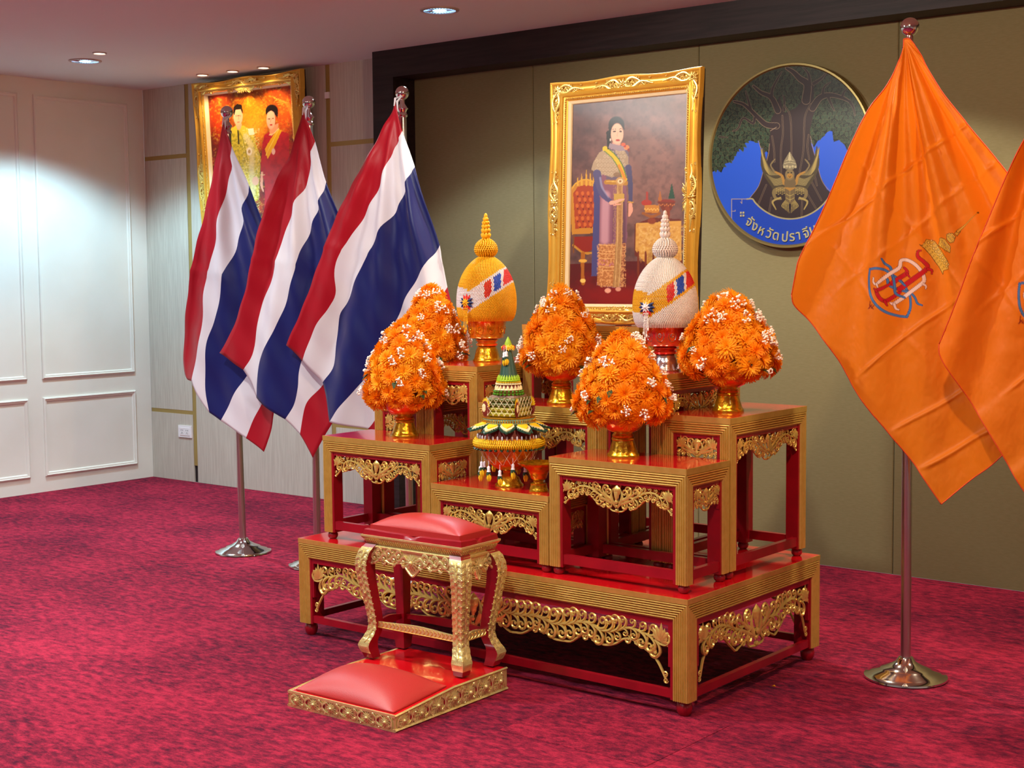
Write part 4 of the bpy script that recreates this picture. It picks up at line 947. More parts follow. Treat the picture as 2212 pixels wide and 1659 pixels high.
# ------------------------------------------------------------ lady portrait in its gilt frame, standing on the back table
def picture_frame(t, W_, H_, iw0, iw1, ih0, ih1, slip=.012, th=.035, mat_='frame_gold'):
    """local: x right, z up, -y to the viewer; outer rectangle 0..W x 0..H; inner opening iw0..iw1, ih0..ih1"""
    wd = [iw0, iw1, ih0, ih1]; bw = .5*((iw0)+(W_-iw1))
    pl = lambda a, c, h: (a, -h, c)
    def path(o):   # o = 0 outer .. 1 inner
        return [(iw0*o, ih0*o), (W_-(W_-iw1)*o, ih0*o), (W_-(W_-iw1)*o, H_-(H_-ih1)*o), (iw0*o, H_-(H_-ih1)*o)]
    b = MB(); N = 10
    prof = [(0, 0), (0, th*.55), (.03, th*.75), (.10, th*.80), (.16, th*.62), (.30, th*.50), (.45, th*.62), (.56, th*.92), (.62, th*1.0), (.68, th*.92), (.70, th*.74), (.80, th*.70), (.84, th*.60), (.86, th*.52)]
    # swept outer edge: subdivide the sides
    rows = []
    for o, h in prof:
        c = path(o); r = []
        for k in range(4):
            p, q = c[k], c[(k+1) % 4]
            for i in range(24):
                s = i/24; wob = (.5-.5*math.cos(4*PI*s))*.010*bw/.1*(1-o)**2*(1 if o < .5 else 0); dx, dy = ((0, wob), (-wob, 0), (0, -wob), (wob, 0))[k]
                r.append(pl(p[0]+(q[0]-p[0])*s+dx, p[1]+(q[1]-p[1])*s+dy, h))
        rows.append(r)
    n = 96; vs = [p for r in rows for p in r]; fs = [(i*n+k, i*n+(k+1) % n, (i+1)*n+(k+1) % n, (i+1)*n+k) for i in range(len(rows)-1) for k in range(n)]; b.add(vs, fs)
    b.build('frame', mat_, t, 40)
    b = MB(); b.sweep(path, [(.86, th*.52), (.87, th*.5), (.97, th*.36), (1.0, th*.22), (1.0, th*.1)], pl); b.build('slip', 'cream', t, 30)
    b = MB()   # beaded rope
    c = path(.77)
    for k in range(4):
        p, q = c[k], c[(k+1) % 4]; L = math.hypot(q[0]-p[0], q[1]-p[1]); m_ = int(L/.009)
        for i in range(m_):
            s = (i+.5)/m_; x_, y_ = p[0]+(q[0]-p[0])*s, p[1]+(q[1]-p[1])*s; b.ell(pl(x_, y_, th*.72), .0042, .004, .0042, 5)
    b.build('bead_course', 'gold_leaf', t, 180)['kind'] = 'stuff'
    # carved ornaments: four corners and four centres
    def orn(cx, cy, ax, ay, L, Wd, both):
        b = MB(); r = random.Random(int(cx*100+cy*7))
        pq = lambda u, v, h: pl(cx+ax[0]*u+ay[0]*v, cy+ax[1]*u+ay[1]*v, h+th*.62)
        for sg in ((1, -1) if both else (1,)):
            for k in range(7):
                u = L*(.08+.13*k); v = Wd*.18*math.sin(k*1.7); q = Wd*(.32-.03*k)
                scroll(b, sg*u, v+Wd*.10, q*.8, k, sg, pq, .26, c0=.002); scroll(b, sg*(u+.2*q), v-Wd*.14, q*.65, k+2, -sg, pq, .26, c0=.002)
            leafstroke(b, [(0, 0), (sg*L*.3, Wd*.22), (sg*L*.62, -Wd*.08), (sg*L, Wd*.06)], Wd*.12, pq, .004)
            leafstroke(b, [(0, Wd*.1), (sg*L*.25, -Wd*.3), (sg*L*.5, -Wd*.2), (sg*L*.72, Wd*.1)], Wd*.09, pq, .004)
            for k in range(4): leafstroke(b, [(sg*L*.08*k, 0), (sg*L*(.08*k+.03), Wd*.3), (sg*L*(.1*k+.08), Wd*.45)], Wd*.07, pq, .003)
        rosette(b, 0, 0, Wd*.36, pq, 9, .004)
        return b
    m_ = bw*.42
    for (cx, cy, sx, sy) in ((m_, m_, 1, 1), (W_-m_, m_, -1, 1), (W_-m_, H_-m_, -1, -1), (m_, H_-m_, 1, -1)):
        b = orn(cx, cy, (sx, 0), (0, sy), W_*.19, bw*.72, False); b2 = orn(cx, cy, (0, sy), (sx, 0), H_*.15, bw*.72, False); b.add(b2.v, b2.f); b.build('corner_ornament', 'gold_leaf', t, 50)
    for (cx, cy, ax, ay) in ((W_/2, m_*1.05, (1, 0), (0, 1)), (W_/2, H_-m_*1.05, (1, 0), (0, -1)), (m_, H_/2, (0, 1), (1, 0)), (W_-m_, H_/2, (0, 1), (-1, 0))):
        orn(cx, cy, ax, ay, W_*.20, bw*.85, True).build('centre_ornament', 'gold_leaf', t, 50)
lean = math.radians(2.4)
PW, PH, PI0, PI1, PJ0, PJ1 = .722, .985, .107, .650, .083, .890
pt = thing('framed_portrait', 'tall gilt framed portrait of a lady in a mauve gown, on the back middle table', 'picture', (-3.638, 4.747, 1.2815), rot=(-lean, 0, 0))
picture_frame(pt, PW, PH, PI0, PI1, PJ0, PJ1)
b = MB(); b.box(.004, PW-.004, -.002, .012, .004, PH-.004); b.box(PW*.45, PW*.55, .012, .022, .0, PH*.6); b.build('backing_board', 'dark_wood', pt, 30)
nu, nv = 210, 310
u_, v_ = np.meshgrid(np.linspace(PI0-.003, PI1+.003, nu), np.linspace(PJ0-.003, PJ1+.003, nv)); u_ = u_.ravel(); v_ = v_.ravel()
loc = np.stack([u_, np.full(len(u_), -.005), v_], 1)
wld = np.stack([loc[:, 0]-3.638, 4.747+loc[:, 1]*math.cos(lean)+loc[:, 2]*math.sin(lean), 1.2815-loc[:, 1]*math.sin(lean)+loc[:, 2]*math.cos(lean)], 1)
sx, sy = sheet(wld); p = Paint((sx-1150)*2.676, (sy-100)*2.676, '543c3c')
p.noise(70, '8a5f58', .8, 3, .35, .8); p.glow(640, 760, 300, 420, '9c7268', .55); p.noise(28, '40292c', .45, 5, .45, .8); p.glow(250, 400, 160, 300, '3c2a30', .5)
p.poly([(190, 1260), (640, 1240), (900, 1230), (900, 1500), (180, 1500)], '5a1818'); p.noise(40, '7a1414', .7, 8, .4, .8, (p.Y > 1290)*1.)
p.glow(540, 1440, 330, 60, '8c1616', .8)
# chair
p.poly([(215, 850), (225, 830), (262, 790), (300, 768), (345, 775), (380, 800), (380, 1080), (228, 1085)], 'c4862c', sm=0); p.poly([(236, 850), (262, 812), (310, 800), (365, 815), (368, 1045), (248, 1055)], 'a8421c')
for i in range(6):
    for j in range(4): p.ell(258+j*32+(i % 2)*14, 850+i*36, 9, 12, 'd4702c', .8); p.ell(262+j*32+(i % 2)*14, 868+i*36, 4, 4, '5c1c10')
for k, (x_, h_) in enumerate(((262, 40), (285, 62), (312, 85), (335, 66), (352, 40))): p.line([(x_, 800), (x_, 800-h_)], [14, 3], 'd9a838')
p.line([(218, 835), (255, 790), (310, 770), (372, 790)], 9, 'd9a838'); p.line([(226, 850), (232, 1085)], 9, 'c08a30')
p.poly([(235, 1100), (370, 1100), (372, 1160), (300, 1200), (238, 1160)], '8c2416'); p.line([(235, 1150), (300, 1195), (372, 1190)], 12, 'c08a30'); p.line([(292, 1200), (290, 1300), (293, 1370)], [24, 18, 22], 'a8641c'); p.line([(240, 1090), (238, 1190)], 8, '7c4a1c')
p.ell(292, 1240, 24, 10, 'e0b048'); p.ell(292, 1355, 16, 12, 'f0c868')
# table with cloth and vessels
p.poly([(590, 1030), (690, 990), (860, 1000), (862, 1290), (740, 1290), (700, 1260), (590, 1210)], '6c2a1c'); p.poly([(600, 1020), (618, 1020), (860, 1010), (862, 1240), (680, 1270), (640, 1240), (594, 1175)], 'd8a850')
p.noise(16, 'b8742c', .5, 21, .45, .7, ((p.X > 596) & (p.Y > 1025) & (p.Y < 1265) & (p.X > 595+(p.Y-1175)*.4))*1.); p.noise(9, 'f0d48c', .5, 22, .5, .75, ((p.X > 615) & (p.Y > 1040) & (p.Y < 1235))*1.)
for x_ in (612, 655, 700): p.line([(x_, 1190), (x_, 1340)], 11, '7a3218')
p.ell(660, 905, 30, 18, 'b03424'); p.line([(662, 845), (663, 895)], 13, 'a83c30'); p.ell(690, 945, 42, 24, '8c4a1c'); p.poly([(650, 918), (732, 918), (732, 962), (650, 962)], 'c8862c'); p.line([(640, 965), (690, 985), (735, 965)], 16, '9c5a20'); p.ell(690, 1010, 24, 18, '8c3c1c')
p.ell(775, 900, 52, 16, '8c3020'); p.poly([(724, 900), (825, 900), (800, 950), (752, 950)], '7a3018'); p.line([(738, 840), (738, 885)], [4, 22], 'b06a2c'); p.poly([(786, 880), (806, 788), (824, 880)], '1e4a34'); p.ell(780, 960, 16, 40, '8c3c1c')
for k in range(10): p.ell(650+k*9, 940+6*(k % 2), 3.5, 5, 'f0c060')
for k in range(9): p.ell(732+k*11, 915+5*(k % 2), 3.5, 5, 'c87838')
# lady
p.poly([(352, 800), (372, 730), (400, 740), (388, 1000), (380, 1290), (372, 1330), (340, 1330), (346, 1150), (356, 950)], '4c4a80', sm=0)
p.poly([(384, 720), (440, 700), (530, 720), (545, 860), (548, 1100), (536, 1180), (524, 1390), (470, 1396), (372, 1382), (384, 1180), (390, 900)], '8c5c70', sm=0)
p.line([(425, 860), (420, 1000), (418, 1120)], 46, 'c89aa8', .85, soft=9); p.line([(520, 860), (528, 1000), (528, 1130)], 26, '5c3c50', .8, soft=6); p.line([(470, 900), (465, 1130)], 10, '6c4458', .7, soft=4)
p.poly([(386, 1145), (480, 1145), (478, 1392), (374, 1382)], 'b0703c'); p.poly([(512, 1140), (538, 1135), (526, 1385), (508, 1390)], '8c4c34')
p.noise(7, 'e8b070', .8, 31, .45, .68, ((p.X > 374) & (p.X < 540) & (p.Y > 1142) & (p.Y < 1392))*1.); p.noise(9, 'c070a0', .6, 33, .5, .7, ((p.X > 378) & (p.X < 480) & (p.Y > 1235) & (p.Y < 1275))*1.)
for y_ in (1145, 1178, 1195, 1222, 1270, 1290): p.line([(384, y_), (430, y_+7), (482, y_+3)], 4, 'ecc07c', .8); p.line([(510, y_), (538, y_-5)], 4, 'd09c64', .8)
p.poly([(488, 790), (524, 790), (522, 1100), (505, 1390), (464, 1394), (484, 1100)], 'a87c4a'); p.line([(494, 800), (492, 1100), (478, 1390)], 4, 'd8b478'); p.line([(519, 800), (516, 1100), (500, 1390)], 4, 'd8b478'); p.noise(5, 'c8a060', .5, 35, .45, .7, ((p.X > 466) & (p.X < 524) & (p.Y > 800) & (p.Y < 1392))*1.)
p.poly([(398, 600), (440, 575), (470, 570), (520, 580), (556, 610), (560, 700), (552, 760), (540, 790), (430, 790), (424, 740), (400, 735)], '6e6074', sm=0)
p.poly([(340, 715), (352, 670), (385, 615), (430, 590), (480, 640), (520, 700), (520, 730), (460, 758), (400, 738)], 'b09c80', sm=0); p.poly([(470, 590), (530, 600), (556, 640), (556, 690), (525, 690), (500, 640)], 'a89478')
for i in range(9):
    for j in range(6):
        x_, y_ = 372+i*19+(j % 2)*9, 612+j*25
        if y_ > 880-x_*.60 and y_ < 760: p.ell(x_, y_, 7, 9, 'd8c8a8', .55); p.ell(x_, y_, 3.5, 5, '8a745c', .6)
p.line([(420, 592), (470, 636), (510, 700), (534, 765)], 30, 'd8c020'); p.line([(418, 606), (462, 648), (498, 706), (520, 770)], 5, '3c7a2c'); p.line([(434, 588), (484, 632), (522, 692), (544, 760)], 5, '3c7a2c'); p.line([(500, 690), (536, 765)], 16, 'd89020')
p.line([(374, 735), (386, 800), (410, 860), (462, 905)], [46, 40, 34, 22], '585480'); p.line([(392, 760), (404, 815), (440, 875)], [10, 12, 4], 'a09cc0', .8, soft=3); p.line([(556, 700), (566, 800), (568, 890)], [34, 28, 22], '4c4870')
p.line([(428, 785), (540, 790)], 27, 'b8862c'); p.line([(430, 780), (536, 783)], 5, 'e8c060'); p.ell(508, 780, 26, 24, 'c8a060'); p.ell(508, 780, 15, 14, 'f0dcb0'); p.ell(508, 780, 7, 7, '9c6c30'); p.ell(490, 742, 22, 14, '8c7050', .9)
p.poly([(470, 855), (530, 852), (532, 898), (474, 900)], 'c8a44c'); p.line([(455, 905), (480, 900), (512, 888), (530, 884)], [22, 20, 14, 7], 'f0b49c'); p.line([(470, 918), (510, 912)], 8, 'e8a890'); p.line([(566, 915), (568, 950), (560, 980)], [22, 26, 10], 'f0a890'); p.line([(555, 900), (580, 902)], 8, 'c89840')
p.line([(440, 500), (442, 560), (438, 590)], [26, 22, 10], '16100f'); p.poly([(468, 540), (512, 545), (508, 590), (452, 592)], 'e8a58c'); p.poly([(448, 560), (520, 575), (548, 600), (500, 606), (440, 585)], '9c8c98')
p.ell(486, 455, 46, 50, '120d0c'); p.ell(490, 506, 36, 60, 'f4bfa2'); p.poly([(440, 470), (450, 430), (486, 408), (526, 430), (534, 490), (520, 455), (492, 436), (460, 455), (452, 510), (444, 520)], '120d0c')
p.ell(474, 492, 9, 4.5, '2c1a16'); p.ell(510, 492, 8.5, 4.5, '2c1a16'); p.line([(462, 482), (474, 477), (486, 481)], 3, '2c1a16'); p.line([(502, 480), (512, 476), (522, 481)], 3, '2c1a16'); p.line([(493, 495), (491, 518), (497, 522)], 3, 'c88a74', .8); p.ell(494, 543, 13, 5.5, 'b02420'); p.ell(451, 540, 4, 8, 'f0e4d0')
p.ell(526, 568, 13, 10, 'd86038'); p.ell(545, 585, 16, 14, 'e8884c'); p.ell(536, 578, 6, 6, 'b0202c'); p.ell(556, 600, 7, 10, '8c3020'); p.ell(436, 1412, 18, 14, 'e8a890'); p.ell(496, 1404, 16, 12, 'd89880')
me = grid_mesh('printed_picture', loc, nu, nv, 'picture', p.C); o = link('printed_picture', me, pt); o['label'] = 'printed picture of a lady standing between a red chair and a table'

# ------------------------------------------------------------ couple portrait on the laminate wall
lean2 = math.radians(3)
cp = thing('wall_portrait', 'gilt framed portrait of a couple, high on the pale wall behind the flags', 'picture', (-8.040, 6.565, 1.45), rot=(lean2, 0, 0))
CW, CH = 1.096, 1.36
picture_frame(cp, CW, CH, .135, 1.023-.052, .10+.03, 1.265, th=.05)
b = MB(); b.box(.004, CW-.004, -.002, .012, .004, CH-.004); b.build('backing_board', 'dark_wood', cp, 30)
nu, nv = 190, 240
u_, v_ = np.meshgrid(np.linspace(.132, .974, nu), np.linspace(.127, 1.268, nv)); u_ = u_.ravel(); v_ = v_.ravel()
loc = np.stack([u_, np.full(len(u_), -.005), v_], 1)
wld = np.stack([loc[:, 0]-8.040, 6.565+loc[:, 1]*math.cos(lean2)-loc[:, 2]*math.sin(lean2), 1.45+loc[:, 1]*math.sin(lean2)+loc[:, 2]*math.cos(lean2)], 1)
sx, sy = sheet(wld); p = Paint((sx-380)*3.607, (sy-100)*3.607, '3a0f0c')
p.noise(60, 'c8300c', .75, 2, .4, .75); p.glow(600, 560, 150, 210, 'ff8c0c', 1, 1.2); p.glow(600, 640, 90, 120, 'ffb020', .7); p.glow(330, 520, 70, 200, 'ff4a10', .8); p.glow(850, 540, 70, 180, 'ff6a10', .9); p.glow(420, 900, 150, 200, 'b81c10', .6); p.glow(950, 950, 120, 250, '8c1410', .6)
for R_ in (.8, 1.0, 1.18): p.line([(600-150*R_, 760), (600-140*R_, 520), (600-60*R_, 400-20*R_), (600, 385-30*R_), (600+60*R_, 400-20*R_), (600+140*R_, 520), (600+150*R_, 760)], 7, '8c2a08', .7, soft=2)
for k in range(4): p.line([(760+k*12, 400+k*18), (850+k*10, 440), (900, 560-k*10), (915, 650)], 4, 'ffb040', .7, soft=1.5)
p.noise(14, 'ffd040', .35, 7, .55, .75); p.noise(9, '401008', .35, 9, .55, .75)
p.poly([(430, 640), (480, 610), (530, 620), (600, 660), (622, 760), (660, 860), (655, 1000), (640, 1200), (430, 1250), (420, 900), (415, 740)], 'd8c838', sm=0)
p.noise(11, '7a7a1c', .8, 12, .45, .7, ((p.X > 425) & (p.X < 655) & (p.Y > 680))*.9); p.noise(8, 'f8f0a0', .8, 14, .5, .72, ((p.X > 520) & (p.X < 650) & (p.Y > 640))*1.)
p.line([(545, 700), (590, 800), (590, 960), (600, 1150)], 40, 'e8e0a8', .7, soft=8); p.ell(572, 820, 22, 32, 'f4f0d8'); p.ell(572, 820, 10, 15, 'b89c60'); p.line([(482, 640), (490, 760)], 10, '2a2418'); p.line([(478, 640), (520, 720), (560, 900)], 8, 'a8a020'); p.poly([(560, 640), (605, 640), (612, 690), (570, 690)], 'f8f0d0'); p.ell(620, 1050, 26, 34, 'f0c0a0')
p.poly([(462, 600), (515, 600), (505, 645), (480, 650)], 'f0b088'); p.ell(484, 545, 36, 72, 'f4b890'); p.poly([(446, 520), (452, 470), (480, 448), (512, 456), (522, 510), (516, 525), (505, 490), (465, 492), (455, 540)], '1c1008'); p.line([(460, 540), (515, 540)], 2.5, '3c2014'); p.ell(470, 542, 9, 8, 'd09878'); p.ell(502, 542, 8, 8, 'd09878'); p.line([(486, 545), (490, 572)], 3, 'c08060'); p.ell(488, 592, 10, 4, 'b04838')
p.poly([(690, 690), (760, 650), (820, 660), (880, 680), (885, 900), (850, 1000), (830, 1250), (690, 1350), (692, 1050), (660, 960), (675, 760)], 'c41c2c', sm=0); p.noise(30, '8c0c20', .6, 16, .45, .75, ((p.X > 670) & (p.X < 885) & (p.Y > 690))*.9)
p.poly([(795, 640), (826, 655), (760, 800), (715, 880), (692, 800), (740, 720)], 'f0b810'); p.line([(800, 650), (735, 780), (700, 850)], 5, 'f8dc60'); p.ell(760, 820, 14, 24, 'f0c8c0')
p.poly([(735, 620), (800, 600), (792, 650), (745, 700), (728, 690)], 'e8a078'); p.line([(728, 690), (760, 680), (800, 640)], 8, 'f0e0a0', .8); p.ell(748, 500, 48, 46, '160c0a'); p.ell(740, 570, 34, 76, 'f6b496'); p.poly([(700, 540), (698, 500), (726, 462), (778, 470), (796, 520), (790, 560), (770, 520), (740, 500), (712, 520)], '160c0a')
p.ell(726, 566, 8, 5, '2c1410'); p.ell(756, 562, 7, 5, '2c1410'); p.line([(740, 570), (736, 595)], 3, 'c87c60'); p.ell(742, 612, 11, 5, 'b01c1c'); p.line([(670, 985), (668, 1080), (680, 1130)], [18, 22, 8], 'f4b090'); p.line([(850, 975), (848, 1040)], [18, 10], 'f0a888'); p.line([(662, 1000), (690, 1000)], 6, 'f0d8a0')
me = grid_mesh('printed_picture', loc, nu, nv, 'picture', p.C); o = link('printed_picture', me, cp); o['label'] = 'printed picture of a man in gold robes and a woman in red'

# ------------------------------------------------------------ round provincial seal on the fabric wall
SXc, SZc, SR = -3.508, 2.062, .460
sl = thing('wall_seal', 'large round blue seal with a tree and lettering, on the olive wall', 'sign', (SXc, YW, SZc))
yaxis = Matrix(((1, 0, 0), (0, 0, 1), (0, -1, 0))).transposed()
b = MB(); b.lathe([(SR*.999, .0), (SR, .045), (SR*.995, .050), (SR*.975, .050), (SR*.970, .046), (SR*.96, .040), (.001, .040)], 96, axis=Matrix(((1, 0, 0), (0, 0, -1), (0, 1, 0)))); b.build('bronze_rim', 'rim', sl, 40)
n = 420; q = np.linspace(-1, 1, n); gx, gz = np.meshgrid(q, q)
# square grid mapped on to the disc
dx_ = gx*np.sqrt(1-gz*gz/2); dz_ = gz*np.sqrt(1-gx*gx/2); R_ = SR*.970
loc = np.stack([dx_.ravel()*R_, np.full(n*n, -.0415), dz_.ravel()*R_], 1); wld = loc+np.array([SXc, YW, SZc])
sx, sy = sheet(wld); p = Paint((sx-1500)*3.607, (sy-100)*3.607, '1d48b4')
BL = '1238a0'; LEAF = ('17281e', '1c3024', '13221a', '233628')
# foliage region
mask = Paint(p.X, p.Y, '000000'); fol = [(140, 980), (175, 960), (210, 985), (240, 915), (275, 905), (300, 870), (325, 845), (345, 800), (378, 805), (395, 755), (430, 735), (470, 745), (500, 735), (515, 790), (545, 800), (580, 840), (620, 700), (900, 700), (930, 790), (960, 740), (1010, 700), (1045, 655), (1075, 665), (1085, 745), (1130, 730), (1170, 770), (1200, 830), (1240, 800), (1300, 820), (1420, 700), (1400, 400), (1100, 100), (700, 100), (300, 200), (100, 700)]
p.poly(fol, '0e1712'); mask.poly(fol, 'ffffff'); inside = mask.C[:, 0] > .5
r = random.Random(4)
def inpoly(x_, y_):
    i = 0; c = False; P_ = fol; j = len(P_)-1
    for i in range(len(P_)):
        if (P_[i][1] > y_) != (P_[j][1] > y_) and x_ < (P_[j][0]-P_[i][0])*(y_-P_[i][1])/(P_[j][1]-P_[i][1])+P_[i][0]: c = not c
        j = i
    return c
yy = 120; row = 0
while yy < 1000:
    xx = 110+(row % 2)*19
    while xx < 1400:
        if inpoly(xx, yy):
            a = r.uniform(.5, 2.6); L = r.uniform(24, 30); W_ = r.uniform(12, 15); c, s_ = math.cos(a), math.sin(a); cx_, cy_ = xx+r.uniform(-5, 5), yy+r.uniform(-5, 5)
            f_ = lambda u, v: (cx_+c*u-s_*v, cy_+s_*u+c*v)
            body = [f_(-L*.6, 0), f_(-L*.35, W_*.8), f_(0, W_), f_(L*.45, W_*.6), f_(L, 0), f_(L*.45, -W_*.6), f_(0, -W_), f_(-L*.35, -W_*.8)]
            p.poly(body, r.choice(LEAF)); p.line(body+body[:1], 2.6, '4c5038', .7, 0, 1.); p.line([f_(-L*.5, 0), f_(L*.8, 0)], 2.2, '4c5038', .5, 0, 1.)
        xx += 37
    yy += 31; row += 1
TR = '281d20'; trunk = [(590, 660), (600, 560), (640, 500), (660, 380), (700, 520), (790, 480), (860, 400), (880, 250), (930, 300), (930, 420), (950, 480), (920, 560), (900, 660), (910, 760), (950, 900), (980, 1010), (1030, 1110), (1090, 1170), (1000, 1290), (740, 1350), (560, 1310), (430, 1190), (500, 1090), (540, 960), (570, 840), (585, 760)]
p.poly(trunk, TR)
BR_ = [[(640, 620), (560, 610), (500, 560), (440, 500), (380, 450), (310, 430)], [(440, 500), (420, 420), (400, 350)], [(470, 560), (455, 600), (380, 560), (340, 640), (300, 660)], [(650, 500), (600, 400), (520, 360), (460, 310)], [(600, 400), (610, 330), (650, 250), (680, 200)], [(700, 500), (700, 420), (690, 380)], [(870, 420), (880, 300), (820, 250), (770, 200), (720, 170)], [(900, 300), (890, 220), (850, 165)], [(930, 290), (990, 250), (1030, 200)], [(920, 480), (980, 400), (1060, 380), (1150, 400), (1210, 430)], [(1000, 390), (1010, 320), (1060, 280)], [(1150, 400), (1170, 350), (1220, 310)], [(1040, 390), (1070, 460), (1090, 500)], [(1210, 430), (1240, 480), (1250, 540)], [(195, 705), (260, 710)], [(1270, 600), (1340, 595)]]
for k, l in enumerate(BR_): w0 = (46, 22, 20, 46, 24, 18, 62, 26, 26, 50, 22, 20, 22, 22, 12, 12)[k]; p.line(l, [w0*1.12, w0*.45], '7d6a58', .9, 1, 1.2)
for k, l in enumerate(BR_): w0 = (46, 22, 20, 46, 24, 18, 62, 26, 26, 50, 22, 20, 22, 22, 12, 12)[k]; p.line(l, [w0, w0*.30], TR, 1, 1, 1.)
for l in ([(605, 700), (620, 800), (625, 900)], [(685, 540), (690, 680), (675, 800), (675, 1000)], [(700, 460), (745, 540), (755, 700), (755, 870)], [(905, 450), (860, 560), (850, 800), (820, 980)], [(890, 690), (880, 780), (895, 880)], [(560, 1080), (490, 1250)], [(600, 1180), (580, 1310)], [(880, 1150), (945, 1260)], [(910, 1050), (990, 1200)], [(840, 1190), (835, 1320)], [(935, 1000), (955, 1085)]): p.line(l, 11, '8a7462', .55, 1, 1.5); p.line(l, 6, '120c10', 1, 1, 1)
for l in ([(585, 760), (575, 850), (540, 960), (500, 1090), (425, 1190)], [(905, 700), (925, 800), (960, 930), (1000, 1060), (1090, 1165)], [(500, 735), (520, 800), (545, 810)], [(590, 660), (640, 630)]): p.line(l, 4, '8a7462', .8, 1, 1)
# ribbon
def ring_pts(cx, cy, r_, a0, a1, n_=24): return [(cx+r_[0]*math.cos(t), cy+r_[1]*math.sin(t)) for t in np.linspace(a0, a1, n_)]
low = ring_pts(745, 905, (385, 440), 2.44, .62)
p.poly([(288, 1190), (410, 1190)]+low+[(1300, 1100), (1200, 1500), (740, 1640), (400, 1500), (288, 1330)], BL)
p.line([(410, 1190)]+low, 11, '8c8664', 1, 1, 1.2); p.line([(290, 1340), (290, 1190), (410, 1190)], 6, '8c8078', .9, 0, 1); p.line([(290, 1285), (318, 1285), (318, 1275)], 5, '8c8078', .9, 0, 1); p.line([(370, 1190), (370, 1225), (360, 1212)], 5, '8c8078', .9, 0, 1)
# winged emblem
G1, G2, G3 = '7c7048', '8c7c48', '8c6830'
for sg in (-1, 1):
    cx_ = 745; fx_ = lambda x_, y_: (cx_+sg*(x_-cx_), y_)
    p.poly([fx_(*q_) for q_ in ((760, 1050), (820, 1010), (880, 985), (925, 900), (945, 810), (955, 775), (972, 860), (972, 930), (945, 1010), (900, 1080), (860, 1130), (790, 1120))], '3c3424', 1, 1)
    for k in range(9):
        t_ = k/8; p.line([fx_(830+8*k, 1000+4*k-30*t_), fx_(905+6*k, 990-16*k), fx_(950+2.5*k, 930-15*k), fx_(948+3*k, 870-11*k)], [13, 13, 9, 3], '4a402c', 1, 1, 1.5); p.line([fx_(830+8*k, 1000+4*k-30*t_), fx_(905+6*k, 990-16*k), fx_(950+2.5*k, 930-15*k), fx_(948+3*k, 870-11*k)], [7, 7, 5, 2], G1, 1, 1, 1.)
    for k in range(11): p.line([fx_(905+4*k, 1000-12*k), fx_(935+3.2*k, 960-13*k), fx_(948+1.2*k, 905-11*k)], [6, 6, 2], G2, .9, 1, 1)
    for k in range(7): p.line([fx_(800, 1020+9*k), fx_(860, 1035+8*k), fx_(930-9*k, 1000+12*k)], [10, 9, 3], '4a402c', 1, 1, 1.2); p.line([fx_(800, 1020+9*k), fx_(860, 1035+8*k), fx_(930-9*k, 1000+12*k)], [5, 5, 2], G1, 1, 1, 1)
    p.line([fx_(760, 1060), fx_(790, 1070), fx_(808, 1010), fx_(868, 975)], [20, 22, 20, 14], G3); p.line([fx_(868, 975), fx_(895, 930), fx_(880, 900), fx_(862, 880)], [14, 10, 12, 8], '6a5c40'); p.line([fx_(755, 1040), fx_(790, 1060)], 12, G3)
    p.line([fx_(765, 1120), fx_(820, 1110), fx_(868, 1130), fx_(860, 1180), fx_(815, 1190)], [30, 34, 30, 22, 14], '6a5c3c'); p.line([fx_(820, 1180), fx_(880, 1210), fx_(855, 1270)], [14, 14, 8], G2)
    for i in range(5):
        for j in range(3): p.ell(*fx_(790+i*15, 1110+j*17+(i % 2)*8), 6, 6, G2, .7)
    for k in range(5): p.line([fx_(752+5*k, 1190), fx_(760+12*k, 1240), fx_(752+10*k, 1300-9*k)], [10, 9, 3], '4a402c'); p.line([fx_(752+5*k, 1190), fx_(760+12*k, 1240), fx_(752+10*k, 1300-9*k)], [5, 5, 2], G2)
p.poly([(715, 1010), (775, 1010), (790, 1060), (780, 1200), (745, 1230), (710, 1200), (700, 1060)], '5a4c34'); p.poly([(695, 1100), (795, 1100), (745, 1128)], G3); p.ell(743, 1000, 36, 44, '6a5c40'); p.ell(743, 1010, 24, 20, G3); p.ell(730, 985, 6, 5, '16100c'); p.ell(756, 985, 6, 5, '16100c'); p.line([(735, 1010), (743, 1022), (752, 1010)], 4, '16100c')
p.poly([(688, 930), (700, 890), (742, 820), (785, 890), (798, 930), (770, 960), (715, 960)], '6c6450'); 
for k in range(5): p.ell(700+k*22, 940-5*(k % 2), 9, 10, '9a9070', .9)
p.line([(742, 825), (742, 880)], [4, 26], '9a9070'); p.line([(700, 915), (742, 905), (788, 915)], 5, '9a9070'); p.line([(712, 892), (742, 884), (772, 892)], 5, '9a9070'); p.line([(745, 1130), (745, 1210)], 4, G2); p.line([(715, 1150), (745, 1165), (775, 1150)], 5, G2); p.line([(712, 1180), (745, 1195), (778, 1180)], 5, G2)
me = grid_mesh('enamel_face', loc, n, n, 'enamel', p.C); link('enamel_face', me, sl)
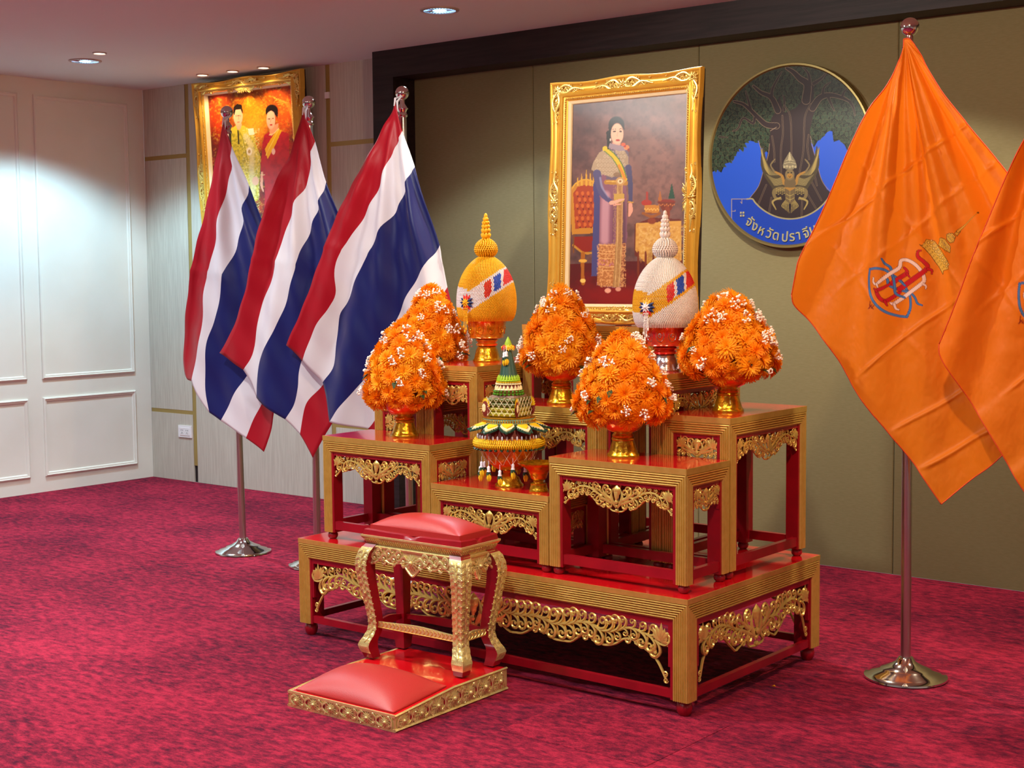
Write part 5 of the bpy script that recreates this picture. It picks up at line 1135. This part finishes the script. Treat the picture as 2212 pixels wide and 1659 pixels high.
# raised Thai lettering on the ribbon
font = None
def glyph(txt, size, ext=.0025):
    cu = bpy.data.curves.new('letter', 'FONT'); cu.body = txt; cu.size = size; cu.extrude = ext; cu.align_x = 'CENTER'; cu.offset = .0008
    ob = bpy.data.objects.new('letter', cu); COL.objects.link(ob); dg = bpy.context.evaluated_depsgraph_get(); me = bpy.data.meshes.new_from_object(ob.evaluated_get(dg)); bpy.data.objects.remove(ob); return me
def seal_pt(px, py):
    q_ = at(1500+px/3.607, 100+py/3.607, (0, YW-.045, 0), (0, -1, 0)); return q_[0]-SXc, q_[2]-SZc
LET = [('จั', 425, 1372), ('ง', 470, 1408), ('ห', 520, 1440), ('วั', 580, 1466), ('ด', 635, 1480), ('ป', 705, 1492), ('ร', 762, 1488), ('า', 812, 1478), ('จี', 872, 1462), ('น', 925, 1432), ('บุ', 985, 1398), ('รี', 1035, 1350)]
for txt, px_, py_ in LET:
    x_, z_ = seal_pt(px_, py_); x0_, z0_ = seal_pt(745, 905); ang = math.atan2(z_-z0_, x_-x0_)+PI/2
    me = glyph(txt, .068); me.materials.clear(); me.materials.append(M['letter'])
    o = link('letter', me, sl); o.matrix_local = Matrix.Translation((x_, -.044, z_)) @ Matrix.Rotation(-ang, 4, 'Y') @ Matrix.Rotation(PI/2, 4, 'X') @ Matrix.Translation((0, -.018, 0))
b = MB()
for i in (-1, 1):
    for j in (-1, 1): x_, z_ = seal_pt(372, 1308); b.box(x_+i*.0075-.005, x_+i*.0075+.005, -.045, -.041, z_+j*.0075-.005, z_+j*.0075+.005)
b.build('flower_mark', 'letter', sl, 30)

# ------------------------------------------------------------ flag stands
def stand(label, x, y, top=2.35, group=None, tilt=0., lx=0.):
    t = thing('flag_stand', label, 'flag', (x, y, 0), group)
    b = MB(); b.lathe([(.001, 0), (.146, 0), (.150, .004), (.149, .010), (.128, .018), (.125, .022), (.092, .032), (.089, .037), (.062, .046), (.036, .062), (.026, .078), (.001, .080)], 64); b.build('base', 'steel', t, 50)
    def P(z): return (lx*z/top, 0, z)
    b = MB(); b.tube([P(.07), P(top*.5), P(top-.115)], .0185, 20)
    b.build('pole', 'steel_dark', t, 60)
    b = MB(); b.lathe([(.0185, top-.116), (.024, top-.110), (.024, top-.100), (.018, top-.092), (.022, top-.08), (.028, top-.074), (.022, top-.066), (.012, top-.05), (.012, top-.03)], 28, (lx, 0, 0)); b.build('collar', 'steel', t, 50)
    b = MB(); b.ell((lx, 0, top), .033, n=32); b.build('ball_finial', 'steel', t, 180)
    return t
PHI = math.radians(9)
def tri_flag(t, bounds, Yoff, seed, xp, yp):
    """bounds: six stripe boundaries, each a polyline from the hoist to the fly, read off the photograph on the flag's own upright plane"""
    N = (math.sin(PHI), -math.cos(PHI), 0); P0 = (xp, yp+Yoff, 0); nu = 72; sub = 7
    B = [resample(spline(q, 6), nu) for q in bounds]; rows = []; vmid = []
    for k in range(5):
        for s in range(sub):
            f = s/sub; rows.append(B[k]*(1-f)+B[k+1]*f); vmid.append(k+f)
    rows.append(B[5]); vmid.append(5.)
    r = np.random.RandomState(seed); P = []
    T0 = np.array(bounds[0][0], float); Nn = np.array(N)
    for row, v in zip(rows, vmid):
        for i, (x, y) in enumerate(row):
            u = i/(nu-1); dst = math.hypot(x-T0[0], y-T0[1]); th = math.atan2(x-T0[0], y-T0[1])
            amp = .020*min(1, dst/220); d = amp*math.sin(th*22+seed+dst*.003)+amp*.55*math.sin(th*47+seed*2.3-dst*.006)+.004*math.sin(x*.05+y*.021+seed)+.003*math.sin(x*.09-y*.06)
            d += .006*math.exp(-((y-T0[1]-330-(x-T0[0])*.12)/7)**2)
            P.append(at(x, y, P0, N)+Nn*(d+.022*min(1, dst/150)))
    P = np.array(P); w_ = P-np.array(t.location)
    me = grid_mesh('flag_cloth', w_, nu, len(rows), 'flag_red'); me.materials.append(M['flag_white']); me.materials.append(M['flag_blue'])
    mi = np.zeros(len(me.polygons), np.int32)
    for j in range(len(rows)-1): mi[j*(nu-1):(j+1)*(nu-1)] = (0, 1, 2, 1, 0)[min(4, j//sub)]
    me.polygons.foreach_set('material_index', mi)
    o = link('flag_cloth', me, t); md = o.modifiers.new('s', 'SOLIDIFY'); md.thickness = .0012
    # white sleeve tie at the top
    b = MB(); a = at(T0[0], T0[1], P0, N)-np.array(t.location); b.tube([(a[0]-.002, a[1]-.006, a[2]-.02), (a[0]+.004, a[1]-.004, a[2]+.015), (a[0]*.5, -.012, a[2]+.035), (a[0]+.012, a[1], a[2]+.0), (a[0]+.014, a[1], a[2]-.05)], [.003, .006, .007, .006, .002], 6); b.build('tie', 'flag_white', t, 60)
    return o
FG = 'red white and blue national flags on steel stands'
A_ = [[(483, 262), (476, 300), (463, 377), (444, 460), (421.6, 554), (407, 635), (398.6, 702), (395, 770), (399, 808), (408, 820)],
      [(505, 316), (502, 363), (491, 433), (474, 510), (459, 574), (448, 630), (449, 682), (441, 746), (424, 822)],
      [(542, 401), (534, 455), (517, 521), (495, 584), (488, 635), (474.5, 689), (459, 733), (456, 787), (455, 837), (462, 890)],
      [(600, 560), (596, 620), (584, 690), (560, 760), (533.5, 812), (515, 844), (498, 875), (482, 908)],
      [(628, 650), (622, 710), (604, 780), (575, 850), (552, 898), (533.6, 946)],
      [(650, 715), (645, 770), (628, 830), (604, 890), (587, 939), (571, 976)]]
B_ = [[(656, 240), (648, 268), (629.5, 336), (602, 405), (574, 480), (564, 517), (552, 567), (535, 635), (508, 709), (478, 762)],
      [(681, 306), (674, 336), (668, 391), (646, 441), (624, 494), (604, 555), (586, 611), (565, 652), (555, 702), (545, 767), (527, 799)],
      [(711, 394), (703, 427), (682, 474), (660, 532), (647, 588), (630, 642), (616, 682), (589, 740), (567, 777), (563, 821), (561, 858)],
      [(762, 545), (755, 600), (735, 660), (700, 725), (668, 760), (653, 797), (650, 838), (640, 871), (622, 905)],
      [(785, 640), (778, 690), (760, 740), (725, 790), (696, 831), (670, 864), (657, 898), (650, 938)],
      [(806, 700), (800, 760), (780, 820), (748, 870), (721, 912), (697, 952), (680, 988)]]
C_ = [[(854, 220), (846, 245), (822, 292), (790, 350), (736, 460), (700, 560), (668, 650), (628, 745)],
      [(872, 283), (851, 336), (823.6, 405), (790, 463), (752, 530), (731, 584), (728, 635), (714, 665), (684, 713), (657, 780)],
      [(900, 361), (884.6, 394), (862, 446), (820, 514), (775, 601), (751, 652), (731, 682), (726, 736), (721, 790), (697, 826)],
      [(950, 530), (933.5, 561), (906, 605), (866, 665), (832, 743), (798, 810), (758, 864), (722, 910)],
      [(966, 620), (940, 680), (895, 770), (855, 850), (808, 912), (796, 926)],
      [(974, 655), (950, 720), (905, 810), (865, 880), (835, 925), (822, 940)]]
ta = stand('red white and blue flag on a steel stand, leftmost of three, before the couple portrait', -5.968, 5.066, lx=-.05, group=FG); tri_flag(ta, A_, -.02, 1, -5.99, 5.03)
tb = stand('red white and blue flag on a steel stand, middle of three', -5.383, 5.06, lx=0, group=FG); tri_flag(tb, B_, -.02, 2, -5.383, 5.03)
tc_ = stand('red white and blue flag on a steel stand, rightmost of three, nearest the altar', -4.77, 5.10, lx=-.01, group=FG); tri_flag(tc_, C_, -.02, 3, -4.77, 5.06)

# orange flags with the royal cypher
def orange_flag(t, TL, LB, TR_, RB, Yoff, xp, yp, seed, off, k=1., phi=PHI, res=(480, 700)):
    """four edges read off the photograph; Coons patch on an upright plane, then folds and creases"""
    N = (math.sin(phi), -math.cos(phi), 0); P0 = (xp, yp+Yoff, 0); nu, nv = res
    eL = resample(spline(TL, 6), nv); eT = resample(spline(TR_, 6), nu); eR = resample(spline(RB, 6), nv); eB = resample(spline(LB, 6), nu)
    # corners: T = eL[0] = eT[0]; L = eL[-1] = eB[0]; R = eT[-1] = eR[0]; B = eB[-1] = eR[-1]
    s = np.linspace(0, 1, nu)[None, :, None]; q = np.linspace(0, 1, nv)[:, None, None]
    G = (1-s)*eL[:, None]+s*eR[:, None]+(1-q)*eT[None]+q*eB[None]-((1-s)*(1-q)*eL[0]+s*(1-q)*eT[-1]+(1-s)*q*eL[-1]+s*q*eR[-1])
    X = G[..., 0].ravel(); Y = G[..., 1].ravel(); Nn = np.array(N)
    D = fw[None]+rt[None]*((X-IW/2)/F)[:, None]-up[None]*((Y-IH/2)/F)[:, None]; P = CAM+D*(((np.array(P0)-CAM)@Nn)/(D@Nn))[:, None]
    x = (X-off[0])/k; y = (Y-off[1])/k       # sheet coordinates shared by both flags
    dx, dy = x-1955, y-85; dst = np.hypot(dx, dy); th = np.arctan2(dx, dy)
    amp = .030*np.clip(dst/260, 0, 1)*np.exp(-(dst/900)**2)
    d = amp*np.sin(th*17+seed)+.5*amp*np.sin(th*39+1.7*seed)+.022*np.exp(-((th+.10)/.06)**2)*np.exp(-(dst/420)**2)*np.clip(dst/80, 0, 1)
    d += .011*(smooth_noise(x/42, y/58, seed, 4)-.5)+.012*(smooth_noise(x/150, y/190, seed+5, 2)-.5)
    for (x1, y1), (x2, y2), a, w_ in (((1740, 545), (2130, 240), .0045, 5), ((1790, 650), (2180, 330), .0025, 6), ((1840, 822), (2180, 560), .0045, 5), ((1928, 936), (2150, 800), .004, 5), ((1987, 1012), (2200, 900), .006, 6), ((1770, 500), (1990, 760), .002, 7), ((1840, 330), (2100, 640), .002, 6)):
        L = math.hypot(x2-x1, y2-y1); nx_, ny_ = -(y2-y1)/L, (x2-x1)/L; e = (x-x1)*nx_+(y-y1)*ny_+3*np.sin(x*.03+y1); tt = ((x-x1)*(x2-x1)+(y-y1)*(y2-y1))/L/L
        a *= 1.7; d += a*np.exp(-(e/w_)**2)*np.clip(tt*8, 0, 1)*np.clip((1-tt)*8+1, 0, 1)+a*.7*np.tanh(e/(w_*2))*np.exp(-(e/60)**2)
    P = P+Nn*(d+.030*np.clip(dst/150, 0, 1))[:, None]
    p = Paint((x-1860)*3.4, (y-440)*3.4, 'e8821a')
    RB_, BLU, WHT, RD = '5c1c10', '4c82c4', 'f4dcd8', 'c8202c'
    def st(pts, w_, col, edge=RB_, ew=5): p.line(pts, (w_+ew if np.isscalar(w_) else [q_+ew for q_ in w_]), edge, 1, 1, 1); p.line(pts, w_, col, 1, 1, 1)
    NB = '2c3c86'
    st([(92, 482), (150, 474), (210, 486), (250, 520), (300, 560), (335, 605), (350, 640)], 15, BLU, NB); st([(92, 482), (86, 560), (96, 650), (135, 725), (205, 790), (285, 822), (345, 830)], 15, BLU, NB); st([(345, 830), (372, 765), (372, 690), (355, 640)], 15, BLU, NB)
    st([(192, 405), (212, 440), (244, 468), (252, 510), (262, 560)], [8, 13, 14, 14, 14], BLU, NB); st([(225, 555), (238, 600), (300, 632), (375, 655), (408, 690), (425, 730), (458, 745)], [14, 15, 15, 14, 13, 13, 8], BLU, NB)
    st([(128, 545), (126, 575), (150, 588), (200, 548), (245, 510), (300, 468), (312, 418), (360, 416), (420, 452), (462, 510), (474, 565), (440, 600), (380, 645), (320, 690), (262, 732), (242, 728)], [12, 14, 18, 24, 24, 24, 22, 22, 24, 24, 24, 26, 26, 26, 22, 12], WHT); st([(152, 588), (160, 612)], [16, 8], WHT); st([(262, 735), (272, 768), (290, 778)], [16, 14, 10], WHT); st([(470, 590), (486, 605), (484, 624)], [18, 12, 8], WHT)
    st([(332, 470), (350, 490), (348, 512), (300, 545), (250, 585)], [12, 20, 30, 30, 30], RD); st([(352, 515), (372, 540)], [16, 8], RD); st([(240, 590), (190, 620), (150, 640), (172, 690), (208, 712), (250, 690), (300, 650)], [14, 22, 26, 24, 26, 24, 20], RD); st([(150, 640), (132, 622)], [18, 10], RD); st([(205, 715), (218, 745)], [18, 9], RD)
    st([(452, 345), (432, 350), (432, 390), (470, 425), (498, 462), (470, 500), (410, 545), (350, 588), (300, 625)], [8, 14, 22, 24, 26, 32, 34, 34, 34], RD); st([(500, 480), (525, 490), (524, 515)], [20, 14, 8], RD)
    st([(262, 540), (268, 600), (276, 660), (330, 688)], [13, 14, 14, 12], BLU, NB); st([(300, 565), (335, 600)], 12, BLU, NB)
    for (a, c) in (((100, 715), (95, 765)), ((85, 768), (115, 740)), ((110, 765), (130, 745)), ((95, 740), (125, 770))): p.line([a, c], 8, '8c2418', .9, 0, 2)
    CG, CD = 'e0b84c', '5c3410'
    for pts in ([(440, 300), (462, 310), (485, 262), (540, 275), (600, 350), (655, 425), (658, 480), (610, 492), (606, 520), (575, 465), (545, 425), (515, 380), (470, 325)], [(568, 305), (600, 250), (640, 262), (684, 318), (678, 362), (640, 345)], [(652, 262), (660, 225), (700, 218), (722, 245), (706, 284), (680, 290)], [(712, 222), (738, 190), (752, 205), (730, 240)]):
        p.poly(pts, CG); p.line(pts+pts[:1], 4, CD, 1, 0, 1)
    p.line([(735, 205), (790, 152), (872, 68)], [22, 9, 3], CD, 1, 0, 1); p.line([(735, 205), (790, 152), (868, 72)], [15, 5, 1.5], CG, 1, 0, 1); p.ell(873, 68, 7, 7, CD)
    rr_ = random.Random(2)
    for k_ in range(9):
        f = k_/8; cx_, cy_ = 500+f*140, 285+f*175
        p.ell(cx_, cy_, 11, 11, CD); p.ell(cx_, cy_, 8, 8, 'e8c868'); p.ell(cx_+18, cy_-14, 8, 8, CD); p.ell(cx_+18, cy_-14, 5, 5, 'f0d480'); p.line([(cx_-26, cy_+6), (cx_-44, cy_+22)], [12, 2], CD, 1, 0, 1); p.line([(cx_-27, cy_+7), (cx_-42, cy_+20)], [8, 1], CG, 1, 0, 1)
    for k_ in range(5): f = k_/4; p.ell(590+f*80, 262+f*78, 8, 8, CD); p.ell(590+f*80, 262+f*78, 5.5, 5.5, 'e8c868'); p.ell(612+f*62, 276+f*55, 7, 7, CD); p.ell(612+f*62, 276+f*55, 4.5, 4.5, 'f0d480'); p.line([(574+f*66, 318+f*40), (592+f*66, 290+f*42)], 3, CD, .8, 0, 1)
    for k_ in range(4): f = k_/3; p.ell(660+f*40, 232+f*40, 6.5, 6.5, CD); p.ell(660+f*40, 232+f*40, 4, 4, 'e8c868'); p.ell(676+f*34, 222+f*30, 6, 6, CD); p.ell(676+f*34, 222+f*30, 4, 4, 'f0d480')
    # hem stitching
    w_ = P-np.array(t.location)
    me = grid_mesh('flag_cloth', w_, nu, nv, 'flag_orange', p.C); o = link('flag_cloth', me, t); o['label'] = 'orange cloth printed with a red, white and blue cypher under a gold crown'
    b = MB(); e_ = w_.reshape(nv, nu, 3)
    for ed in (e_[:, 0], e_[-1], e_[0], e_[:, -1]): b.tube([tuple(z_) for z_ in ed[::6]]+[tuple(ed[-1])], .0022, 4)
    b.build('stitched_hem', 'hem', o, 180)
M['hem'] = mat('orange_red_hem', 'd8481c', .6)
TLd = [(1952, 84), (1948, 118), (1916, 189), (1879, 250), (1845, 324), (1811, 405), (1767, 500), (1739, 557), (1731, 586), (1720, 636)]
LBd = [(1720, 636), (1725, 662), (1763, 708), (1810, 771), (1839, 818), (1881, 877), (1928, 936), (1987, 1012), (2037, 1087)]
TRd = [(1952, 84), (1973, 92), (2037, 196), (2105, 280), (2176, 366), (2240, 450), (2285, 530)]
RBd = [(2285, 530), (2315, 700), (2280, 860), (2166, 985), (2100, 1035), (2037, 1087)]
td = stand('orange flag with a royal cypher on a steel stand, wholly visible, right of the altar', -2.15, 4.94, lx=-.015, group='orange flags on steel stands'); orange_flag(td, TLd, LBd, TRd, RBd, -.03, -2.15, 4.94, 3, (0, 0))
TLe = [(2336, 45), (2330, 90), (2290, 165), (2250, 240), (2212, 312), (2172, 400), (2122, 518), (2067, 662), (2034, 742)]
LBe = [(2034, 742), (2038, 771), (2080, 839), (2147, 945), (2212, 1054), (2290, 1160), (2340, 1225)]
TRe = [(2336, 45), (2350, 60), (2420, 170), (2490, 270), (2560, 380), (2630, 500)]
RBe = [(2630, 500), (2660, 700), (2600, 900), (2480, 1090), (2340, 1225)]
te = stand('orange flag cut off by the right edge of the picture, overlapping the other orange flag', -1.55, 4.94, group='orange flags on steel stands'); orange_flag(te, TLe, LBe, TRe, RBe, -.06, -1.55, 4.94, 8, (281, 19), 1.02, math.radians(11), (340, 480))
